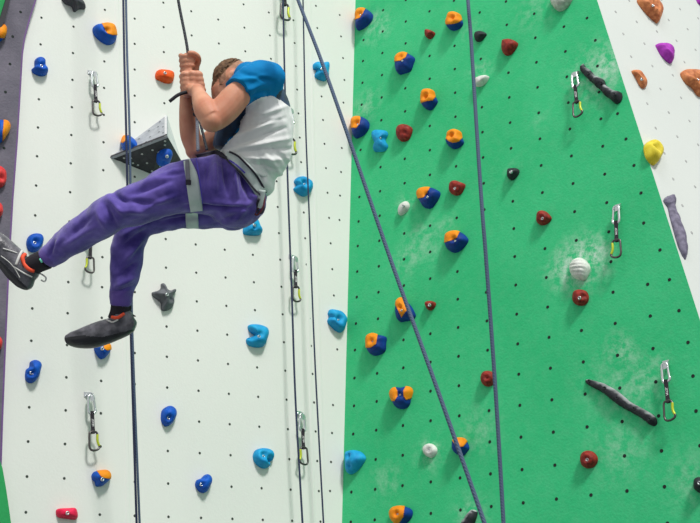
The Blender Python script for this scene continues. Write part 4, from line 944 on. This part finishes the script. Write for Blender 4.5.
# --- shirt
V, Fs = [], []
loft(V, Fs, [(243, 173, 0, 27, .158), (249, 163, 0, 30, .165), (257, 150, 0, 31, .172), (264, 134, 0, 29, .178), (266, 118, 0, 26.5, .185), (264, 104, 0, 24, .185), (259, 92, 0, 21.5, .165), (253, 83, 0, 18, .12), (247, 78, 0, 13, .085)], NS=30)
ball(V, Fs, B(263, 84, -.12), 20 * SC, 20 * SC, .09); ball(V, Fs, B(262, 86, .12), 19 * SC, 19 * SC, .09)
loft(V, Fs, [(268, 80, -.12, 17, .085), (258, 80, -.16, 17.5, .09), (248, 85, -.195, 16.2, .086), (241.5, 90, -.215, 15.2, .08), (237.5, 93.5, -.225, 15.2, .078)], NS=24)
ball(V, Fs, B(249, 77, -.12), 15 * SC, 14 * SC, .075); ball(V, Fs, B(256, 95, -.16), 11 * SC, 11 * SC, .085); ball(V, Fs, B(252, 94, -.20), 7.5 * SC, 7.5 * SC, .07)
loft(V, Fs, [(246, 100, 0, 12, .14), (237, 115, 0, 13, .15), (231, 130, 0, 13.5, .15), (226, 143, 0, 12.5, .14), (224, 150, 0, 10, .13)], NS=24)
ball(V, Fs, B(265, 184, 0), 10 * SC, 12 * SC, .12)
loft(V, Fs, [(262, 90, .12, 18, .075), (248, 104, .17, 17, .07), (238, 116, .18, 16, .066)], NS=24)
SF = [(224, 143, 280, 118, 2.2, .009), (228, 148, 285, 128, 2.0, -.009), (232, 150, 288, 138, 2.4, .010), (240, 152, 290, 148, 2.0, -.009), (246, 158, 284, 158, 2.2, .009), (250, 164, 280, 168, 2.0, -.008), (254, 172, 274, 178, 2.2, .008),
      (246, 120, 286, 106, 2.2, .006), (240, 128, 285, 118, 1.8, -.006), (250, 110, 262, 100, 2, -.006), (236, 80, 268, 76, 2.4, .006), (240, 72, 274, 82, 2.2, -.006), (244, 92, 262, 84, 2.4, .007), (250, 98, 266, 90, 2, -.006), (238, 140, 262, 128, 2, .006),
      (262, 150, 284, 180, 2.4, .009), (258, 156, 274, 186, 2.0, -.008), (272, 146, 288, 168, 2.2, -.008)]
def sdisp(p, n):
    x, y, d = uv(p); s = 0
    for f in SF: s += fold(x, y, *f)
    s *= 1.25 if n.dot(EZ) < .2 else .4
    b = 0
    # blouson of loose cloth low on the back
    b += .016 * math.exp(-((x - 284) ** 2 + (y - 160) ** 2) / 200.0)
    return s + b + noise.noise(p * 13 + Vector((5, 0, 0))) * .006 + noise.noise(p * 32) * .002
def inpoly(x, y, poly):
    c = False; j = len(poly) - 1
    for i in range(len(poly)):
        (xi, yi), (xj, yj) = poly[i], poly[j]
        if (yi > y) != (yj > y) and x < (xj - xi) * (y - yi) / (yj - yi) + xi: c = not c
        j = i
    return c
YOKE = [(215, 50), (300, 50), (300, 109), (290, 107), (282, 101), (272, 95.5), (262, 97), (254, 101), (246, 107), (240, 110), (222, 110)]
PANEL = [(254, 99), (246, 107), (245.5, 114), (240.5, 121), (239, 131), (232, 138), (226, 144), (221, 150), (220, 160), (200, 160), (206, 126), (236, 96)]
def sassign(p, n):
    x, y, d = uv(p)
    if inpoly(x, y, YOKE):
        if x > 262 + 1.4 * (104 - y) and y > 76 and d > -.15: return 2
        if d > -.02: return 1
        return 1
    if inpoly(x, y, PANEL):
        return 1 if (x - 222) * .9 + (y - 146) * .75 > 1.5 and y > 128 and noise.noise(p * 30) > -.15 and x > 230 - (y - 128) * .3 else 2
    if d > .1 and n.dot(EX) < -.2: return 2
    return 0
def scut(p):
    x, y, d = uv(p)
    return belt_line(x, y) < -7
skin_mesh('shirt', V, Fs, shirt_w, .0042, person, smooth=4, disp=sdisp, mats=[shirt_w, shirt_b, shirt_n], assign=sassign, cut=scut)
# sleeve hem band
def band(pts_r, wpx, m, name, parent, th=.004):
    """flat strap: list of world centre points with across vectors"""
    V, Fs = [], []
    for (c, ac, n) in pts_r:
        V += [c - ac + n * 0, c - ac + n * th, c + ac + n * th, c + ac + n * 0]
    k = len(pts_r)
    for i in range(k - 1):
        for j in range(4): Fs.append((4 * i + j, 4 * i + (j + 1) % 4, 4 * i + 4 + (j + 1) % 4, 4 * i + 4 + j))
    Fs += [(0, 1, 2, 3), tuple(4 * (k - 1) + j for j in (3, 2, 1, 0))]
    return mk(name, V, Fs, m, parent=parent, smooth=False)
def wrap(c, a, b, ax, off, a0, a1, n=36):
    """points of an ellipse strap: centre, two radius vectors, axis (strap width vector), angles"""
    out = []
    for i in range(n + 1):
        t = math.radians(a0 + (a1 - a0) * i / n)
        p = c + a * math.cos(t) + b * math.sin(t); nn = (a * math.cos(t) / a.length_squared + b * math.sin(t) / b.length_squared).normalized()
        out.append((p + nn * off, ax, nn))
    return out

# --- harness: waist belt, leg loops, buckle, gear loop, belay loop
har = empty('harness', B(222, 154, -.02)); har.parent = person; har.location = B(222, 154, -.02) - ORG
pants_o = [o for o in person.children if o.name.startswith('trousers')][0]
shirt_o = [o for o in person.children if o.name.startswith('shirt')][0]
def project(px, py, lift=.004, objs=None):
    best = None
    for t in (objs or [pants_o]):
        h = surf_hit(t, px, py)
        if h and (best is None or (h[0] - CAM).length < (best[0] - CAM).length): best = h
    return best
def strap_on(pix, half_px, m, name, parent, objs, lift=.006, th=.003, ends=True):
    """webbing laid on the clothing following a line; edges found on the cloth too"""
    S = catmull(pix, 6); V, Fs = [], []; n = len(S); K = 7; cache = []
    for i, s in enumerate(S):
        x0, y0 = S[max(i - 1, 0)][:2]; x1, y1 = S[min(i + 1, n - 1)][:2]; l = math.hypot(x1 - x0, y1 - y0); nx, ny = -(y1 - y0) / l, (x1 - x0) / l
        hw_ = s[2] if len(s) > 2 else half_px
        row = []
        for k in range(K):
            f = (k / (K - 1) * 2 - 1) * hw_
            h = project(s[0] + nx * f, s[1] + ny * f, objs=objs)
            row.append(h)
        good = [h for h in row if h]
        if not good: continue
        d0 = sum(uv(h[0])[2] for h in good) / len(good)
        pts = []
        for k in range(K):
            f = (k / (K - 1) * 2 - 1) * hw_
            d = uv(row[k][0])[2] if row[k] else d0
            d = d * .5 + d0 * .5
            pts.append(P(s[0] + nx * f, s[1] + ny * f, D0 + d - lift))
        cache.append(pts)
    # smooth depth along the strap
    for it in range(3):
        c2 = [list(r) for r in cache]
        for i in range(1, len(cache) - 1):
            for k in range(K): c2[i][k] = (cache[i - 1][k] + cache[i][k] * 2 + cache[i + 1][k]) / 4
        cache = c2
    n = len(cache)
    for r in cache: V += r
    for r in cache: V += [q + EZ * th for q in r]
    b = n * K
    for i in range(n - 1):
        for k in range(K - 1):
            a = i * K + k; Fs.append((a, a + 1, a + K + 1, a + K)); Fs.append((b + a, b + a + K, b + a + K + 1, b + a + 1))
        Fs.append((i * K, i * K + K, b + i * K + K, b + i * K)); Fs.append((i * K + K - 1, b + i * K + K - 1, b + i * K + 2 * K - 1, i * K + 2 * K - 1))
    Fs.append([k for k in range(K)] + [b + k for k in range(K - 1, -1, -1)]); Fs.append([(n - 1) * K + k for k in range(K - 1, -1, -1)] + [b + (n - 1) * K + k for k in range(K)])
    o = mk(name, V, Fs, m, parent=parent, origin=parent_origin(har)); fixnorm(o); return o
both = [pants_o, shirt_o]
wb = strap_on([(226, 153.5, 2.5), (232, 157, 5), (240, 164, 6.5), (248, 172.5, 7), (256, 183, 7), (262, 194, 6)], 6, har_w, 'waist_belt', har, both, lift=.014, th=.008)
strap_on([(229, 151.5, 1), (238, 156, 1), (247, 165, 1.0), (256, 175, 1.0), (263, 187, 1.2), (266, 193, 1)], 1, har_k, 'webbing_edge', har, both, lift=.022, th=.006)
strap_on([(224, 156, 1), (230, 163, 1), (238, 170, 1), (246, 179, 1), (254, 189, 1), (262, 196.5, 1)], 1, har_k, 'webbing_edge', har, both, lift=.022, th=.006)
strap_on([(229, 160, .7), (236, 164.5, .7), (245, 173, .7)], .8, har_p, 'violet_piping', har, both, lift=.024, th=.004)
ll = strap_on([(186, 158, 3.0), (188.5, 166, 4.6), (191.5, 176, 6), (193.5, 190, 6.3), (195.5, 203, 6.3), (196.5, 211.5, 6)], 6, har_w, 'leg_loop', har, [pants_o], lift=.010, th=.006)
strap_on([(187, 160, 1.8), (187.3, 168, 2.1), (188, 180, 2.2)], 2, mat('grey_leg_webbing', (116, 116, 128), rough=.7), 'adjuster_webbing', har, [pants_o], lift=.019, th=.004)
strap_on([(196, 158, .5), (198.5, 172, .5), (201, 190, .5), (202.5, 204, .5)], .5, har_p, 'violet_piping', har, [pants_o], lift=.016, th=.004)
bkh = project(188.3, 182)
def boxm(name, c, a, b, n, m, parent):
    V = [c + a * i + b * j + n * k for k in (-1, 1) for j in (-1, 1) for i in (-1, 1)]
    return mk(name, V, [(0, 1, 3, 2), (4, 6, 7, 5), (0, 4, 5, 1), (2, 3, 7, 6), (0, 2, 6, 4), (1, 5, 7, 3)], m, parent=parent, smooth=False)
boxm('buckle', P(188.4, 182.5, D0 + uv(bkh[0])[2] - .024), EX * .0085, EY * .0085, EZ * .005, har_k, har)
strap_on([(191.5, 213, 6), (192, 221, 6.3), (192.5, 229.5, 6)], 6, har_w, 'leg_loop', har, [pants_o], lift=.007, th=.006)
strap_on([(196, 156, 1.8), (203, 150.5, 2.8), (212, 150, 3.2), (220, 154, 2.6), (226, 158, 1.5)], 3, har_k, 'front_webbing', har, both, lift=.014, th=.006)
def har_tube(pix, r, m, name):
    pts = [P(x, y, D0 + d) for x, y, d in catmull(pix, 6)]; V, Fs = frame_tube(pts, r); return mk(name, V, Fs, m, parent=har)
har_tube([(259, 199, -.14), (256.5, 207, -.12), (260, 213, -.11), (263.5, 210, -.10), (263, 200, -.11)], .0042, har_k, 'gear_loop')
har_tube([(264.5, 195, -.12), (263.5, 206, -.12), (258, 214.5, -.11), (255, 213, -.11), (260, 206, -.12)], .0035, mat('maroon_cord', (110, 48, 62), rough=.7), 'gear_cord')
har_tube([(262, 190, -.13), (260.5, 200, -.12), (260, 207, -.11)], .013, har_w, 'rear_riser')

# --- socks and shoes
def part_skin(name, secs_list, m, voxel, smooth=2, balls=(), mats=None, assign=None, par=None):
    V, Fs = [], []
    for s in secs_list: loft(V, Fs, s, NS=20)
    for b in balls: ball(V, Fs, *b[0], **b[1])
    return skin_mesh(name, V, Fs, m, voxel, par or person, smooth=smooth, mats=mats, assign=assign)
part_skin('sock', [[(47, 259, -.035, 10.4, .044), (36, 263.5, -.025, 10.2, .042), (29, 269, -.02, 10.5, .038)]], sock_m, .004)
part_skin('sock', [[(121, 301, .115, 10, .042), (120, 312, .115, 10.2, .040), (118, 320, .115, 11, .040)]], sock_m, .004)
# near shoe: heel low right, toe off the left edge
def shoe_assign_near(p, n):
    x, y, d = uv(p)
    return 1 if (y > 260 + (x - 0) * 1.02 and True) else 0
def lift_sh(pts, dz): return [(a, b, dz, c, e) for (a, b, c, e) in pts]
s1 = part_skin('shoe', [lift_sh([(29, 289.5, 2.5, .014), (28, 287, 6, .026), (25.5, 281.5, 10.5, .034), (21, 272.5, 14, .038), (14, 263, 14.5, .041), (6, 254, 13.5, .044), (-3, 245, 12.5, .046), (-11, 238, 10.5, .042), (-17, 234, 6.5, .03), (-20, 232, 3, .015)], -.02),
                         lift_sh([(35.5, 265, 7.5, .038), (30, 270, 11, .040), (24, 274, 11, .036)], -.02)], shoe_m, .0036, mats=[shoe_m, sole_m], assign=shoe_assign_near)
SL = [(60, 337), (70, 335.5), (86.7, 333), (102.5, 334), (123, 329), (133, 326.6), (145, 324)]
def sole_far(p, n):
    x, y, d = uv(p)
    for (x0, y0), (x1, y1) in zip(SL, SL[1:]):
        if x0 <= x < x1: return 1 if y > y0 + (y1 - y0) * (x - x0) / (x1 - x0) + (3 if x > 86 else 1.5) else 0
    return 0
s2 = part_skin('shoe', [lift_sh([(136, 326, 3, .014), (134, 325.6, 7, .028), (128, 325.4, 10.0, .034), (116, 328.6, 12.0, .038), (104, 332.4, 13, .043), (92, 336.2, 12.6, .047), (80, 338.6, 10.2, .046), (71, 338.8, 7.4, .038), (66.5, 338.4, 4.2, .024), (65, 338.4, 2, .01)], .115),
                         lift_sh([(118, 313.5, 10.5, .040), (120, 318, 14, .042), (121, 324, 14, .038)], .115)], shoe_m, .0036, mats=[shoe_m, sole_m], assign=sole_far)
_cache.clear()
def on_shoe(sh, pix, r, m, name, lift=.002):
    pts = []
    for x, y in catmull(pix, 5):
        h = surf_hit(sh, x, y)
        if h: pts.append(P(x, y, D0 + uv(h[0])[2] - lift))
        elif pts: pts.append(P(x, y, D0 + uv(pts[-1])[2]))
    if len(pts) < 2: return
    V, Fs = frame_tube(pts, r); o = mk(name, V, Fs, m, parent=sh, origin=parent_origin(sh)); o.location = (0, 0, 0); return o
on_shoe(s1, [(25, 254.5), (22.5, 258), (24.5, 264), (29, 269), (34, 271)], .0075, red_m, 'orange_lining', .001)
on_shoe(s1, [(22, 251), (19, 257), (16, 265)], .0050, lace_m, 'lace')
on_shoe(s1, [(14, 267), (23, 272.5), (32, 277)], .0026, lace_m, 'lace')
on_shoe(s1, [(3, 248.5), (10, 250.5), (17, 253)], .0024, lace_m, 'lace')
on_shoe(s1, [(1, 256), (9, 262), (15, 269), (20, 278)], .0016, lace_m, 'sole_seam')
on_shoe(s2, [(101.5, 315), (106, 314), (112, 317), (118, 317.5), (124, 313.5)], .0062, red_m, 'orange_lining', .003)
on_shoe(s2, [(103, 318), (109, 321), (113, 322), (118, 319.5)], .0030, lace_m, 'lace')
on_shoe(s2, [(95, 322), (99, 320.5), (103, 318.5)], .0026, sole_m, 'strap')
V, Fs = frame_tube([P(x, y, D0 - .02) for x, y in catmull([(36, 272), (42, 274.5), (46, 278), (44.5, 281.5), (41, 280)], 5)], .0028); mk('pull_loop', V, Fs, lace_m, parent=s1, origin=parent_origin(s1))
V, Fs = frame_tube([P(x, y, D0 + .115) for x, y in catmull([(130, 312), (131, 306.5), (129.5, 308.5), (132, 314), (135.5, 316.5)], 5)], .0026); mk('pull_loop', V, Fs, sole_m, parent=s2, origin=parent_origin(s2))
sock1 = [o for o in person.children if o.name.startswith('sock')][0]
h = surf_hit(sock1, 41, 260.5)
if h: V, Fs = frame_tube([P(x, y, D0 + uv(h[0])[2] - .0015) for x, y in [(39.8, 258.6), (41, 260.5), (42, 262.6)]], .0035); mk('mint_mark', V, Fs, mint_m, parent=sock1, origin=parent_origin(sock1))

# --- the climber's own rope: taut line, knot, tail, two strands to the harness
def px3(p): x, y, d = uv(p); return (x, y, D0 + d)
a, b = px3(ropept(52)), px3(ropept(100))
cr = empty('climbing_rope', P(195, 105, D0)); tag(cr, 'dark rope held in the climber\'s hands and knotted to the harness', 'rope')
def rp(name, pix, r, m, N=10):
    pts = [P(*q) for q in catmull(pix, 7)]; V, Fs = frame_tube(pts, r, N=N); return mk(name, V, Fs, m, parent=cr)
rp('main_line', [(115, -400, D0 + .3), (169, -60, D0 + .05), (178.2, 0, D0 + .03), (185, 35, D0 + .01), a, ((a[0] + b[0]) / 2, (a[1] + b[1]) / 2, (a[2] + b[2]) / 2), (192.5, 97, D0 - .02), (194, 104, D0 - .03)], .0052, rp_d)
# figure-eight knot
kn = []
for i in range(60):
    t = i / 59 * 4 * math.pi * 1.5
    kn.append((195.3 + 2.6 * math.cos(t) + (i / 59) * 2.2, 101 + i / 59 * 16, D0 - .03 + .012 * math.sin(t)))
V, Fs = frame_tube([P(*q) for q in kn], .0066); mk('knot', V, Fs, mat('black_knot_rope', (26, 28, 34), rough=.8, bump=.5), parent=cr)
rp('tail', [(196, 103, D0 - .035), (191, 93, D0 - .045), (185, 92.5, D0 - .07), (178, 95, D0 - .09), (172, 99.5, D0 - .10), (169.5, 101.5, D0 - .10)], .0062, mat('black_rope_tail', (30, 32, 40), rough=.8, bump=.4))
rp('tie_in_strand', [(197, 116, D0 - .03), (197.3, 130, D0 - .05), (198, 151, D0 - .07)], .0058, rope_mat('grey_rope_strand', (110, 116, 130), (150, 156, 166)))
rp('tie_in_strand', [(198.5, 115, D0 - .03), (202, 130, D0 - .05), (207, 150, D0 - .07)], .0050, rp_d)
for o in bpy.data.objects:
    if '_o' in o: del o['_o']
